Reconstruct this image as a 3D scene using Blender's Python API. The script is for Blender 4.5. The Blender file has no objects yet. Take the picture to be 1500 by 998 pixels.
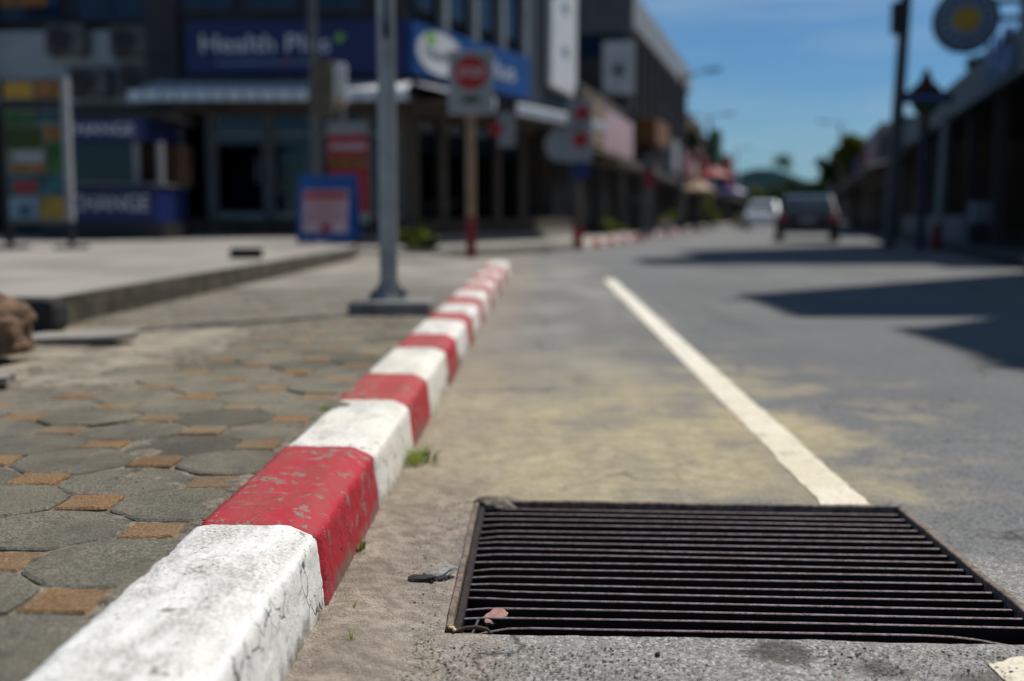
import bpy, bmesh, math, random
import numpy as np
from mathutils import Vector, Matrix
random.seed(7); np.random.seed(7)
R = math.radians
S = bpy.context.scene
COL = S.collection

# ------------------------------------------------------------------ camera
FPX = 1667.0                      # focal length in photo pixels (40 mm on full frame)
PITCH, YAW, CAMZ = math.atan(181/FPX), math.atan(42/FPX), 0.65
cam_d = bpy.data.cameras.new('camera'); cam = bpy.data.objects.new('camera', cam_d); COL.objects.link(cam)
cam_d.sensor_width = 36; cam_d.lens = 40.0; cam_d.clip_end = 5000; cam_d.clip_start = 0.05
cam.location = (0, 0, CAMZ); cam.rotation_euler = (math.pi/2 - PITCH, 0, YAW)
cam_d.dof.use_dof = True; cam_d.dof.focus_distance = 1.87; cam_d.dof.aperture_fstop = 1.85
cam_d.dof.aperture_blades = 0
S.camera = cam
# ------------------------------------------------------------------ sky, sun, exposure
SUN_EL, SUN_AZ = R(62), R(45)     # azimuth from +Y towards +X
w = bpy.data.worlds.new('World'); S.world = w; w.use_nodes = True
nt = w.node_tree; nt.nodes.clear()
sky = nt.nodes.new('ShaderNodeTexSky'); sky.sky_type = 'NISHITA'; sky.sun_disc = False
sky.sun_elevation = SUN_EL; sky.sun_rotation = SUN_AZ; sky.altitude = 0; sky.air_density = 1.0; sky.dust_density = 0.3; sky.ozone_density = 1.5
tc = nt.nodes.new('ShaderNodeTexCoord'); mp = nt.nodes.new('ShaderNodeMapping'); mp.inputs['Scale'].default_value = (1.2, 1.2, 8)
no = nt.nodes.new('ShaderNodeTexNoise'); no.inputs['Scale'].default_value = 3.0; no.inputs['Detail'].default_value = 5; no.inputs['Roughness'].default_value = .55
cr = nt.nodes.new('ShaderNodeValToRGB'); cr.color_ramp.elements[0].position = .40; cr.color_ramp.elements[0].color = (0, 0, 0, 1)
cr.color_ramp.elements[1].position = .66; cr.color_ramp.elements[1].color = (.6, .6, .6, 1)
mx = nt.nodes.new('ShaderNodeMix'); mx.data_type = 'RGBA'; mx.inputs['B'].default_value = (6.6, 9.4, 11.6, 1)
bg = nt.nodes.new('ShaderNodeBackground'); bg.inputs['Strength'].default_value = 0.05
ow = nt.nodes.new('ShaderNodeOutputWorld')
nt.links.new(tc.outputs['Generated'], mp.inputs['Vector']); nt.links.new(mp.outputs['Vector'], no.inputs['Vector'])
nt.links.new(no.outputs['Fac'], cr.inputs['Fac']); nt.links.new(cr.outputs['Color'], mx.inputs['Factor'])
tn = nt.nodes.new('ShaderNodeMix'); tn.data_type = 'RGBA'; tn.blend_type = 'MULTIPLY'; tn.inputs['Factor'].default_value = 1; tn.inputs['B'].default_value = (.60, 1.02, 1.44, 1)
nt.links.new(sky.outputs['Color'], tn.inputs['A']); nt.links.new(tn.outputs['Result'], mx.inputs['A']); nt.links.new(mx.outputs['Result'], bg.inputs['Color']); nt.links.new(bg.outputs['Background'], ow.inputs['Surface'])
sd = bpy.data.lights.new('sun', 'SUN'); sun = bpy.data.objects.new('sun', sd); COL.objects.link(sun)
sd.energy = 5.0; sd.angle = R(.53); sd.color = (1, .95, .87)
sdir = Vector((math.sin(SUN_AZ)*math.cos(SUN_EL), math.cos(SUN_AZ)*math.cos(SUN_EL), math.sin(SUN_EL)))
sun.rotation_euler = sdir.to_track_quat('Z', 'Y').to_euler(); sun.location = (20, 20, 40)
S.view_settings.view_transform = 'Standard'; S.view_settings.look = 'None'; S.view_settings.exposure = 0.0; S.view_settings.gamma = 1
S.render.resolution_x, S.render.resolution_y = 1024, 681

# ------------------------------------------------------------------ helpers
def at(x, y, Y):
    """photo pixel + distance along the street -> world point (used to take measurements)"""
    v = Vector(((x-750)/FPX, 1, -(y-499)/FPX)); v.rotate(Matrix.Rotation(-PITCH, 3, 'X')); v.rotate(Matrix.Rotation(YAW, 3, 'Z'))
    return v*(Y/v.y) + Vector((0, 0, CAMZ))
def ground(x, y, z=0.0):
    v = at(x, y, 1) - Vector((0, 0, CAMZ)); return v*((z-CAMZ)/v.z) + Vector((0, 0, CAMZ))
def tag(o, label=None, cat=None, group=None, kind=None):
    if label: o['label'] = label
    if cat: o['category'] = cat
    if group: o['group'] = group
    if kind: o['kind'] = kind
    return o
def thing(name, label, cat, loc=(0, 0, 0), rz=0.0, group=None):
    o = bpy.data.objects.new(name, None); COL.objects.link(o); o.empty_display_size = .2
    o.location = loc; o.rotation_euler = (0, 0, rz); tag(o, label, cat, group); return o
def copy_tree(o, parent=None):
    c = o.copy(); COL.objects.link(c); c.parent = parent
    for ch in list(o.children): copy_tree(ch, c)
    return c

class MB:
    def __init__(s): s.v = []; s.f = []; s.sm = []
    def add(s, vs, fs, smooth=False):
        n = len(s.v); s.v += [tuple(p) for p in vs]; s.f += [tuple(i+n for i in f) for f in fs]; s.sm += [smooth]*len(fs); return s
    def box(s, c, d, rz=0.0, rx=0.0, ry=0.0, b=0.0):
        x, y, z = d[0]/2, d[1]/2, d[2]/2
        M = Matrix.Translation(c) @ Matrix.Rotation(rz, 4, 'Z') @ Matrix.Rotation(ry, 4, 'Y') @ Matrix.Rotation(rx, 4, 'X')
        if b <= 0:
            vs = [M @ Vector(p) for p in ((-x,-y,-z),(x,-y,-z),(x,y,-z),(-x,y,-z),(-x,-y,z),(x,-y,z),(x,y,z),(-x,y,z))]
            return s.add(vs, [(0,3,2,1),(4,5,6,7),(0,1,5,4),(1,2,6,5),(2,3,7,6),(3,0,4,7)])
        bm = bmesh.new(); bmesh.ops.create_cube(bm, size=1)
        for q in bm.verts: q.co = Vector((q.co.x*d[0], q.co.y*d[1], q.co.z*d[2]))
        bmesh.ops.bevel(bm, geom=bm.edges[:], offset=min(b, min(d)*.45), segments=2, affect='EDGES', profile=.6)
        bm.verts.index_update(); vs = [M @ q.co for q in bm.verts]; fs = [[q.index for q in f.verts] for f in bm.faces]; bm.free()
        return s.add(vs, fs)
    def mm(s, a, b): # box from min/max corners
        return s.box([(a[i]+b[i])/2 for i in range(3)], [abs(b[i]-a[i]) for i in range(3)])
    def tube(s, pts, r, n=12, caps=True):
        pts = [Vector(p) for p in pts]; rs = r if isinstance(r, (list, tuple)) else [r]*len(pts); vs = []; fs = []
        up = Vector((0, 0, 1))
        for i, p in enumerate(pts):
            t = (pts[min(i+1, len(pts)-1)] - pts[max(i-1, 0)]).normalized()
            a = t.cross(up if abs(t.z) < .95 else Vector((1, 0, 0))).normalized(); b2 = t.cross(a)
            for k in range(n):
                q = 2*math.pi*k/n; vs.append(p + (a*math.cos(q) + b2*math.sin(q))*rs[i])
        for i in range(len(pts)-1):
            for k in range(n): fs.append((i*n+k, i*n+(k+1) % n, (i+1)*n+(k+1) % n, (i+1)*n+k))
        s.add(vs, fs, True)
        if caps:
            s.add(vs[:n], [tuple(range(n))[::-1]]); s.add(vs[-n:], [tuple(range(n))])
        return s
    def prism(s, poly, z0, z1):   # vertical prism from a plan polygon (counter-clockwise)
        n = len(poly); vs = [(p[0], p[1], z0) for p in poly] + [(p[0], p[1], z1) for p in poly]
        return s.add(vs, [tuple(range(n))[::-1], tuple(range(n, 2*n))] + [(i, (i+1) % n, n+(i+1) % n, n+i) for i in range(n)])
    def slabxz(s, poly, y0, y1):  # prism extruded along y from an xz outline (counter-clockwise seen from -y)
        n = len(poly); vs = [(p[0], y0, p[1]) for p in poly] + [(p[0], y1, p[1]) for p in poly]
        return s.add(vs, [tuple(range(n)), tuple(range(n, 2*n))[::-1]] + [(i, n+i, n+(i+1) % n, (i+1) % n) for i in range(n)])
    def disc(s, c, rx, rz, y0, y1, n=40):
        return s.slabxz([(c[0]+rx*math.cos(2*math.pi*k/n), c[1]+rz*math.sin(2*math.pi*k/n)) for k in range(n)], y0, y1)
    def grid(s, P, smooth=True):  # P: (ny,nx,3) array
        ny, nx = P.shape[:2]; vs = P.reshape(-1, 3).tolist()
        fs = [(j*nx+i, j*nx+i+1, (j+1)*nx+i+1, (j+1)*nx+i) for j in range(ny-1) for i in range(nx-1)]
        return s.add(vs, fs, smooth)
    def mesh(s, name, mat=None):
        m = bpy.data.meshes.new(name); m.from_pydata(s.v, [], s.f); m.polygons.foreach_set('use_smooth', s.sm)
        if mat: m.materials.append(mat)
        m.update(); return m
    def build(s, name, mat, parent=None, loc=None, kind=None):
        o = bpy.data.objects.new(name, s.mesh(name, mat)); COL.objects.link(o); o.parent = parent
        if loc is not None: o.location = loc
        if kind: o['kind'] = kind
        return o
def link(name, me, parent=None, loc=(0, 0, 0), rot=(0, 0, 0), scale=(1, 1, 1)):
    o = bpy.data.objects.new(name, me); COL.objects.link(o); o.parent = parent; o.location = loc; o.rotation_euler = rot; o.scale = scale; return o
def text(name, body, size, mat, parent, loc, rot=(math.pi/2, 0, 0), depth=.01, fit=None, bold=0.0):
    c = bpy.data.curves.new(name, 'FONT'); c.body = body; c.size = size; c.extrude = depth; c.align_x = 'CENTER'; c.align_y = 'CENTER'; c.resolution_u = 3; c.offset = bold
    t = bpy.data.objects.new(name+'_tmp', c); COL.objects.link(t); bpy.context.view_layer.update()
    me = bpy.data.meshes.new_from_object(t.evaluated_get(bpy.context.evaluated_depsgraph_get()))
    bpy.data.objects.remove(t); bpy.data.curves.remove(c)
    if fit:
        xs = [v.co.x for v in me.vertices]; wd = max(xs)-min(xs)
        for v in me.vertices: v.co.x *= fit/wd
    # one object for each letter: faces grouped by the stretch of x they cover
    spans = sorted((min(me.vertices[i].co.x for i in p.vertices), max(me.vertices[i].co.x for i in p.vertices), p.index) for p in me.polygons)
    groups = []; hi = -1e9
    for a, c, k in spans:
        if a > hi - 1e-4: groups.append([]); hi = c
        groups[-1].append(k); hi = max(hi, c)
    for g in groups:
        ids = {}; fs = []
        for k in g: fs.append([ids.setdefault(i, len(ids)) for i in me.polygons[k].vertices])
        m2 = bpy.data.meshes.new('letter'); m2.from_pydata([me.vertices[i].co[:] for i in ids], [], fs); m2.materials.append(mat); link('letter', m2, parent, loc, rot)
    bpy.data.meshes.remove(me)
def fbm(x, y, octv=4, seed=0, z=None):
    """vectorised value-noise fbm, roughly -1..1"""
    out = np.zeros_like(np.asarray(x, float)); a = .5; rng = np.random.RandomState(seed); T = rng.rand(256, 256)*2-1
    for k in range(octv):
        xx = x*2**k + 17.3*k; yy = y*2**k + 5.1*k; xi = np.floor(xx).astype(int); yi = np.floor(yy).astype(int)
        u = xx-xi; v = yy-yi; u = u*u*(3-2*u); v = v*v*(3-2*v)
        g = lambda i, j: T[(xi+i) & 255, (yi+j) & 255]
        out += a*((g(0,0)*(1-u)+g(1,0)*u)*(1-v) + (g(0,1)*(1-u)+g(1,1)*u)*v); a *= .5
    return out

# ------------------------------------------------------------------ materials
class NT:
    """tiny node-graph helper"""
    def __init__(s, name):
        s.m = bpy.data.materials.new(name); s.m.use_nodes = True; s.t = s.m.node_tree; s.b = s.t.nodes['Principled BSDF']; s.o = s.t.nodes['Material Output']
    def n(s, typ, **kw):
        q = s.t.nodes.new(typ)
        for k, v in kw.items(): setattr(q, k, v)
        return q
    def l(s, a, b): s.t.links.new(a, b)
    def val(s, sock, v):
        if isinstance(v, bpy.types.NodeSocket): s.l(v, sock)
        elif isinstance(v, (tuple, list)) and len(v) == 3 and sock.type == 'RGBA': sock.default_value = (*v, 1)
        else: sock.default_value = v
    def pos(s, obj=False):
        if obj: return s.n('ShaderNodeTexCoord').outputs['Object']
        return s.n('ShaderNodeNewGeometry').outputs['Position']
    def noise(s, vec, scale, detail=4, rough=.55, dist=0.0, sc=None):
        if sc: mpn = s.n('ShaderNodeMapping'); mpn.inputs['Scale'].default_value = sc; s.l(vec, mpn.inputs['Vector']); vec = mpn.outputs['Vector']
        q = s.n('ShaderNodeTexNoise'); s.l(vec, q.inputs['Vector']); q.inputs['Scale'].default_value = scale; q.inputs['Detail'].default_value = detail; q.inputs['Roughness'].default_value = rough; q.inputs['Distortion'].default_value = dist
        return q.outputs['Fac']
    def vor(s, vec, scale, out='Distance', feature='F1'):
        q = s.n('ShaderNodeTexVoronoi', feature=feature); s.l(vec, q.inputs['Vector']); q.inputs['Scale'].default_value = scale; return q.outputs[out]
    def ramp(s, fac, a, b, lo=0.0, hi=1.0):   # map range with clamp
        q = s.n('ShaderNodeMapRange'); q.interpolation_type = 'SMOOTHSTEP'; s.val(q.inputs['Value'], fac)
        q.inputs['From Min'].default_value = a; q.inputs['From Max'].default_value = b; q.inputs['To Min'].default_value = lo; q.inputs['To Max'].default_value = hi
        return q.outputs['Result']
    def math(s, op, a, b=0.0, clamp=False):
        q = s.n('ShaderNodeMath', operation=op, use_clamp=clamp); s.val(q.inputs[0], a); s.val(q.inputs[1], b); return q.outputs[0]
    def mix(s, fac, a, b, blend='MIX'):
        q = s.n('ShaderNodeMix', data_type='RGBA', blend_type=blend); s.val(q.inputs['Factor'], fac); s.val(q.inputs['A'], a); s.val(q.inputs['B'], b); return q.outputs['Result']
    def xyz(s, vec):
        q = s.n('ShaderNodeSeparateXYZ'); s.l(vec, q.inputs[0]); return q.outputs
    def bump(s, h, dist, strength=1.0, prev=None):
        q = s.n('ShaderNodeBump'); q.inputs['Distance'].default_value = dist; q.inputs['Strength'].default_value = strength; s.l(h, q.inputs['Height'])
        if prev: s.l(prev, q.inputs['Normal'])
        return q.outputs['Normal']
    def done(s, col=None, rough=None, normal=None, metal=None, spec=None):
        i = s.b.inputs
        if col is not None: s.val(i['Base Color'], col)
        if rough is not None: s.val(i['Roughness'], rough)
        if normal is not None: s.l(normal, i['Normal'])
        if metal is not None: i['Metallic'].default_value = metal
        if spec is not None: i['Specular IOR Level'].default_value = spec
        return s.m
def pm(name, col, rough=.75, var=.18, scale=3.0, bump=.0, bscale=40, metal=0.0, spec=.4, rnd=0.0):
    """plain weathered material: colour with soft blotches and a little relief"""
    g = NT(name); p = g.pos(True); n = g.noise(p, scale, 5, .6)
    lo = tuple(c*(1-var) for c in col); hi = tuple(min(1, c*(1+var)) for c in col)
    c = g.mix(g.ramp(n, .3, .7), lo, hi)
    if rnd: c = g.mix(g.ramp(g.n('ShaderNodeObjectInfo').outputs['Random'], 0, 1, 0, rnd), c, (0.02, 0.02, 0.02))
    nm = g.bump(g.noise(p, bscale, 4), bump) if bump else None
    return g.done(c, rough, nm, metal, spec)
def glass(name, tint, gloss=.25):
    g = NT(name); tr = g.n('ShaderNodeBsdfTransparent'); tr.inputs['Color'].default_value = (*tint, 1)
    gl = g.n('ShaderNodeBsdfGlossy'); gl.inputs['Roughness'].default_value = .04; gl.inputs['Color'].default_value = (.9, .95, 1, 1)
    fr = g.n('ShaderNodeFresnel'); fr.inputs['IOR'].default_value = 1.35; ms = g.n('ShaderNodeMixShader')
    g.l(g.math('ADD', fr.outputs[0], gloss*.06, True), ms.inputs[0]); g.l(tr.outputs[0], ms.inputs[1]); g.l(gl.outputs[0], ms.inputs[2]); g.l(ms.outputs[0], g.o.inputs['Surface']); return g.m

def m_road():
    g = NT('road_surface'); P = g.pos(); X, Y, Z = g.xyz(P)
    wob = g.noise(P, 2.2, 5, .6); wob2 = g.noise(P, 9, 5, .65); fine = g.noise(P, 260, 3, .7); big = g.noise(P, .35, 4, .6)
    # aggregate
    vc = g.vor(P, 210, 'Color'); sv = g.n('ShaderNodeSeparateColor'); g.l(vc, sv.inputs[0])
    stone = g.mix(g.ramp(sv.outputs[0], .1, .95), (.10, .10, .10), (.33, .32, .305))
    stone = g.mix(g.ramp(sv.outputs[1], .78, .92), stone, (.52, .51, .49)); stone = g.mix(g.ramp(sv.outputs[2], .90, .96), stone, (.03, .03, .035))
    stone = g.mix(g.ramp(fine, .35, .65, 0, .35), stone, (.2, .195, .18))
    asph = g.mix(.72, stone, g.mix(g.ramp(big, .35, .65), (.118, .126, .132), (.175, .18, .182)))
    asph = g.mix(g.ramp(wob2, .52, .72, 0, .25), asph, (.09, .09, .09)); gr1 = g.noise(P, 75, 4, .75); gr2 = g.noise(P, 30, 4, .7)
    asph = g.mix(g.ramp(gr1, .48, .62, 0, .7), asph, (.06, .062, .065)); asph = g.mix(g.ramp(gr2, .56, .68, 0, .45), asph, (.26, .255, .24)); asph = g.mix(g.ramp(g.noise(P, .8, 4, .6, 0, (1.2, .12, 1)), .5, .66, 0, .4), asph, (.085, .088, .09))
    # concrete apron round the drain: paler, aggregate showing
    near = g.ramp(g.math('ADD', Y, g.ramp(wob2, .3, .7, -.12, .12)), 1.95, 2.25, 1, 0)
    apron = g.mix(g.ramp(wob, .35, .7, .1, .5), stone, (.36, .345, .315))
    c = g.mix(near, asph, apron)
    # beige gutter strip (old concrete) that runs along the kerb
    gut = g.ramp(g.math('ADD', X, g.ramp(wob, .3, .7, -.25, .25)), .55, .85, 1, 0)
    far = g.ramp(Y, 2.2, 5.5)
    gcol = g.mix(g.ramp(g.noise(P, 1.3, 5, .6, 0.0, (1, .45, 1)), .38, .66), (.165, .16, .15), (.285, .273, .25))
    c = g.mix(g.math('MULTIPLY', g.math('MULTIPLY', gut, far), g.ramp(Y, 14, 20, .85, 0)), c, gcol)
    # yellowish sand washed over the gutter beyond the drain, patchy, thinning with distance
    sx = g.ramp(g.math('ADD', X, g.ramp(wob, .3, .7, -.6, .6)), .3, 1.3, 1, 0)
    sy = g.math('MULTIPLY', g.ramp(g.math('ADD', Y, g.ramp(wob, .3, .7, -.6, .6)), 3.2, 6.0, 1, 0), g.ramp(Y, 2.25, 2.6))
    sn = g.noise(P, 3.4, 8, .72, .2, (1, .38, 1))
    sand = g.mix(g.ramp(g.noise(P, 14, 5, .7), .35, .65), (.37, .31, .19), (.50, .43, .275))
    sand = g.mix(g.ramp(fine, .3, .7, .0, .35), sand, (.24, .20, .13))
    pres = g.math('MULTIPLY', g.math('MULTIPLY', sx, sy), g.ramp(sn, .34, .60, .55, 1.0))
    c = g.mix(pres, c, sand)
    # brown dirt banked against the kerb
    dx = g.ramp(g.math('ADD', X, g.ramp(wob2, .3, .7, -.09, .09)), -.22, .03, 1, 0)
    dirt = g.mix(g.ramp(g.noise(P, 30, 5, .7), .35, .65), (.19, .155, .12), (.37, .315, .25))
    dirt = g.mix(g.ramp(g.noise(P, 5, 4), .45, .7, 0, .6), dirt, (.15, .12, .09))
    c = g.mix(g.math('MULTIPLY', dx, g.ramp(Y, 2.3, 3.2, .9, .45)), c, dirt)
    dvn = g.n('ShaderNodeVectorMath', operation='ADD'); nv = g.n('ShaderNodeTexNoise'); nv.inputs['Scale'].default_value = 5; nv.inputs['Detail'].default_value = 6; g.l(P, nv.inputs['Vector']); sv2 = g.n('ShaderNodeVectorMath', operation='SCALE'); sv2.inputs['Scale'].default_value = .35; g.l(nv.outputs['Color'], sv2.inputs[0]); g.l(P, dvn.inputs[0]); g.l(sv2.outputs[0], dvn.inputs[1])
    ckr = g.math('MULTIPLY', g.ramp(g.vor(dvn.outputs[0], 1.1, 'Distance', 'DISTANCE_TO_EDGE'), .002, .010, .75, 0), g.ramp(g.noise(P, 1.1, 3), .46, .56))
    c = g.mix(ckr, c, (.05, .046, .04))
    # dark oily drips in front of the drain and damp stains further up the gutter
    for (ox, oy, r) in ((.36, 1.655, .05), (.50, 1.60, .045), (.31, 1.64, .03), (.62, 1.56, .05)):
        d = g.math('ADD', g.math('ADD', g.math('POWER', g.math('ABSOLUTE', g.math('SUBTRACT', X, ox)), 2.0), g.math('POWER', g.math('ABSOLUTE', g.math('SUBTRACT', Y, oy)), 2.0)), g.ramp(wob2, .3, .7, -.0012, .0012))
        c = g.mix(g.ramp(d, r*r*.15, r*r*1.3, .75, 0), c, (.05, .04, .032))
    c = g.mix(g.math('MULTIPLY', g.ramp(g.noise(P, .9, 4, .6, 0, (1, .35, 1)), .55, .72, 0, .5), g.ramp(Y, 3.2, 4.2)), c, (.095, .09, .085))
    h = g.math('ADD', g.math('MULTIPLY', g.vor(P, 210), -.7), g.math('MULTIPLY', fine, .6))
    nm = g.bump(h, .005, .85); nm = g.bump(g.noise(P, 45, 5, .7), .010, .7, nm)
    return g.done(c, .88, nm, 0, .25)
def m_paver(name, lo, hi, spk, stain=1.0):
    g = NT(name); p = g.pos(); oi = g.n('ShaderNodeObjectInfo').outputs['Random']
    f1 = g.noise(p, 230, 4, .8); f2 = g.noise(p, 7, 5, .65); f3 = g.noise(p, 42, 4, .7)
    c = g.mix(g.ramp(g.noise(p, 2.0, 2), .35, .65), g.mix(oi, lo, hi), hi); c = g.mix(g.ramp(f1, .38, .64), tuple(q*.5 for q in lo), c)
    c = g.mix(g.ramp(f1, .60, .72, 0, .7), c, spk); c = g.mix(g.ramp(f3, .5, .7, 0, .6), c, tuple(q*.45 for q in lo))
    X, Y, Z = g.xyz(p)
    dust = g.math('MULTIPLY', g.ramp(f2, .40, .64, .05, .85), g.ramp(Y, 1.7, 3.2, .3, 1))
    c = g.mix(dust, c, (.27, .24, .17)); c = g.mix(g.ramp(g.noise(p, 2.6, 5, .65), .46, .64, 0, .65*stain), c, (.11, .10, .083)); c = g.mix(g.math('MULTIPLY', g.ramp(oi, .82, .86), .5*stain), c, (.06, .056, .048))
    c = g.mix(g.ramp(Y, 4.2, 6.5, 0, .6), c, (.2, .187, .165))
    nm = g.bump(f1, .006, 1.0); nm = g.bump(f3, .008, .8, nm)
    return g.done(c, .92, nm, 0, .25)
def m_kerb(name, paint, dirtcol, wear, crack, sandy=1.0):
    g = NT(name); p = g.pos(); N = g.n('ShaderNodeNewGeometry').outputs['Normal']; nz = g.xyz(N)[2]; X, Y, Z = g.xyz(p)
    f1 = g.noise(p, 300, 4, .75); f2 = g.noise(p, 30, 6, .62); f3 = g.noise(p, 9, 5, .65); f4 = g.noise(p, 110, 4, .7)
    c = g.mix(g.ramp(f3, .3, .7, 0, 1), tuple(q*.93 for q in paint), paint)
    # dust settled on the flat top, scuffed specks, paint worn to the concrete in patches
    top = g.ramp(nz, .75, .98)
    c = g.mix(g.math('MULTIPLY', g.math('MULTIPLY', top, g.ramp(g.noise(p, 11, 6, .7, .5, (1, .45, 1)), .34, .60, .10, 1)), g.ramp(g.noise(p, 170, 4, .75), .36, .60, .1, 1)), c, dirtcol)
    c = g.mix(g.ramp(f4, .60, .70, 0, .7), c, tuple(q*.5 for q in dirtcol)); c = g.mix(g.math('MULTIPLY', g.ramp(g.noise(p, 75, 3, .6), .66, .70), .8), c, (.07, .06, .05))
    cov = g.math('MULTIPLY', g.ramp(f2, wear, wear+.04, 0, .85), g.ramp(g.noise(p, 6, 3), .42, .52))
    c = g.mix(cov, c, g.mix(g.ramp(f1, .35, .65), (.12, .11, .085), (.27, .25, .2)))
    # hairline cracks and chips on the upright face
    mpn = g.n('ShaderNodeMapping'); mpn.inputs['Scale'].default_value = (1, 1, .55); dv = g.n('ShaderNodeVectorMath', operation='ADD')
    nzv = g.n('ShaderNodeTexNoise'); nzv.inputs['Scale'].default_value = 26; g.l(p, nzv.inputs['Vector'])
    sc = g.n('ShaderNodeVectorMath', operation='SCALE'); sc.inputs['Scale'].default_value = .03; g.l(nzv.outputs['Color'], sc.inputs[0])
    g.l(p, dv.inputs[0]); g.l(sc.outputs[0], dv.inputs[1]); g.l(dv.outputs[0], mpn.inputs['Vector'])
    ve = g.vor(mpn.outputs[0], 24, 'Distance', 'DISTANCE_TO_EDGE')
    ck = g.math('MULTIPLY', g.math('MULTIPLY', g.ramp(ve, .006, .03, crack, 0), g.ramp(nz, .3, .7, 1, 0)), g.ramp(g.noise(p, 11, 4), .43, .55))
    c = g.mix(ck, c, (.05, .045, .04))
    # splash grime low on the face, dusty cream where the sand has blown
    c = g.mix(g.math('MULTIPLY', g.ramp(g.math('ADD', Z, g.ramp(f3, .3, .7, -.03, .03)), .0, .05, .85, 0), g.ramp(nz, .3, .7, 1, 0)), c, (.15, .125, .095))
    c = g.mix(g.math('MULTIPLY', g.ramp(f3, .35, .65, .15*sandy, .6*sandy), g.math('MULTIPLY', g.ramp(Y, 2.2, 2.7), g.ramp(Y, 3.5, 5.5, 1, .25))), c, tuple(a*.4+b*.6 for a, b in zip(paint, (.62, .52, .33))))
    nm = g.bump(f1, .0022, .6); nm = g.bump(g.math('ADD', f2, g.math('MULTIPLY', ck, -1.2)), .006, .7, nm)
    return g.done(c, .62, nm, 0, .35)
M = {}
M['road'] = m_road()
M['paver'] = m_paver('paver_grey', (.185, .172, .132), (.34, .315, .245), (.56, .53, .46))
M['paver_tan'] = m_paver('paver_tan', (.31, .17, .075), (.47, .275, .125), (.55, .4, .25), .35)
M['kerb_white'] = m_kerb('kerb_white_paint', (.80, .79, .76), (.30, .285, .25), .63, .9)
M['kerb_red'] = m_kerb('kerb_red_paint', (.42, .012, .028), (.26, .055, .045), .555, .35, .12)
def m_line():
    g = NT('road_line_paint'); p = g.pos(); f = g.noise(p, 120, 4, .75); f2 = g.noise(p, 5, 5, .6)
    Y = g.xyz(p)[1]
    c = g.mix(g.ramp(f2, .3, .7), (.62, .58, .47), (.72, .69, .60)); c = g.mix(g.ramp(f, .52, .66, 0, .6), c, (.2, .19, .17)); c = g.mix(g.ramp(g.noise(p, 16, 6, .75), .54, .66, 0, .75), c, (.21, .195, .165))
    c = g.mix(g.ramp(Y, 3, 6.5, .35, 0), c, (.52, .43, .26))
    return g.done(c, .8, g.bump(f, .003, .6), 0, .3)
M['line'] = m_line()
M['mortar'] = pm('mortar_sand', (.165, .14, .105), .95, .6, 30, .01, 120)
M['concrete'] = pm('concrete', (.27, .255, .23), .9, .2, 3, .004, 60)
M['slab'] = pm('slab_concrete', (.245, .228, .2), .9, .22, 1.2, .004, 40)
M['riser'] = pm('dirty_concrete', (.06, .051, .037), .95, .45, 6, .008, 40)
def m_rust():
    g = NT('rusty_steel'); p = g.pos(); f = g.noise(p, 60, 5, .7); f2 = g.noise(p, 400, 3, .7)
    c = g.mix(g.ramp(f, .42, .62), (.02, .016, .018), (.055, .03, .022)); return g.done(c, g.ramp(f2, .3, .7, .42, .75), g.bump(f2, .0015, .7), .55, .5)
M['rust'] = m_rust()
def m_iron():
    g = NT('shaded_iron'); p = g.pos(); f = g.noise(p, 90, 5, .7); f2 = g.noise(p, 500, 3, .7); nz = g.xyz(g.n('ShaderNodeNewGeometry').outputs['Normal'])[2]
    c = g.mix(g.ramp(f, .4, .62), (.24, .21, .225), (.13, .075, .06)); c = g.mix(g.ramp(f, .60, .70, 0, .7), c, (.38, .31, .28)); c = g.mix(g.ramp(nz, .5, .9, .95, 0), c, (.016, .008, .006))  # rust mottling; bar sides painted near black as shade, tops pale as glint
    return g.done(c, g.ramp(f2, .3, .7, .3, .6), g.bump(f2, .0012, .7), .5, .5)
M['iron'] = m_iron()
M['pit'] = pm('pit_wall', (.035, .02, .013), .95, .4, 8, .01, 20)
M['steel'] = pm('galvanised_steel', (.27, .285, .29), .5, .2, 5, .0006, 200, .35)
M['steel_dk'] = pm('dark_metal', (.022, .024, .027), .5, .3, 5, 0, 40, .2)
M['white'] = pm('white_paint', (.62, .63, .64), .6, .1, 3)
M['white_dull'] = pm('dull_white', (.34, .36, .38), .7, .15, 3)
M['grey'] = pm('grey_paint', (.135, .14, .15), .7, .15, 2)
M['grey_dk'] = pm('dark_grey', (.026, .028, .032), .7, .2, 2)
M['black'] = pm('black_paint', (.012, .012, .014), .5, .3, 4)
M['rubber'] = pm('black_rubber', (.015, .015, .016), .8, .3, 9, .002, 60)
M['blue'] = pm('sign_blue', (.006, .024, .16), .45, .1, 2)
M['blue_br'] = pm('bright_blue', (.012, .10, .38), .45, .1, 2)
M['blue_dk'] = pm('dark_blue', (.012, .026, .085), .5, .2, 2)
M['red'] = pm('sign_red', (.42, .016, .02), .5, .12, 3)
M['red_dk'] = pm('dark_red', (.22, .018, .02), .6, .2, 4)
M['yellow'] = pm('yellow', (.40, .25, .03), .6, .4, 8)
M['orange'] = pm('orange', (.30, .12, .025), .6, .55, 9)
M['green'] = pm('green', (.028, .13, .026), .6, .6, 7)
M['leaf_green'] = pm('lime_green', (.22, .46, .05), .6, .2, 3)
M['teal'] = pm('teal', (.022, .12, .14), .6, .7, 9)
M['pink'] = pm('pink_white', (.60, .42, .44), .6, .2, 1)
M['beige'] = pm('beige_plaster', (.15, .125, .10), .85, .15, 2)
M['tan'] = pm('tan_paint', (.33, .22, .14), .7, .2, 4)
M['cream'] = pm('cream_plaster', (.5, .46, .4), .85, .12, 2)
M['brown'] = pm('brown', (.10, .052, .03), .8, .3, 5)
M['roof_grey'] = pm('blue_grey_fascia', (.13, .19, .225), .6, .12, 2)
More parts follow.
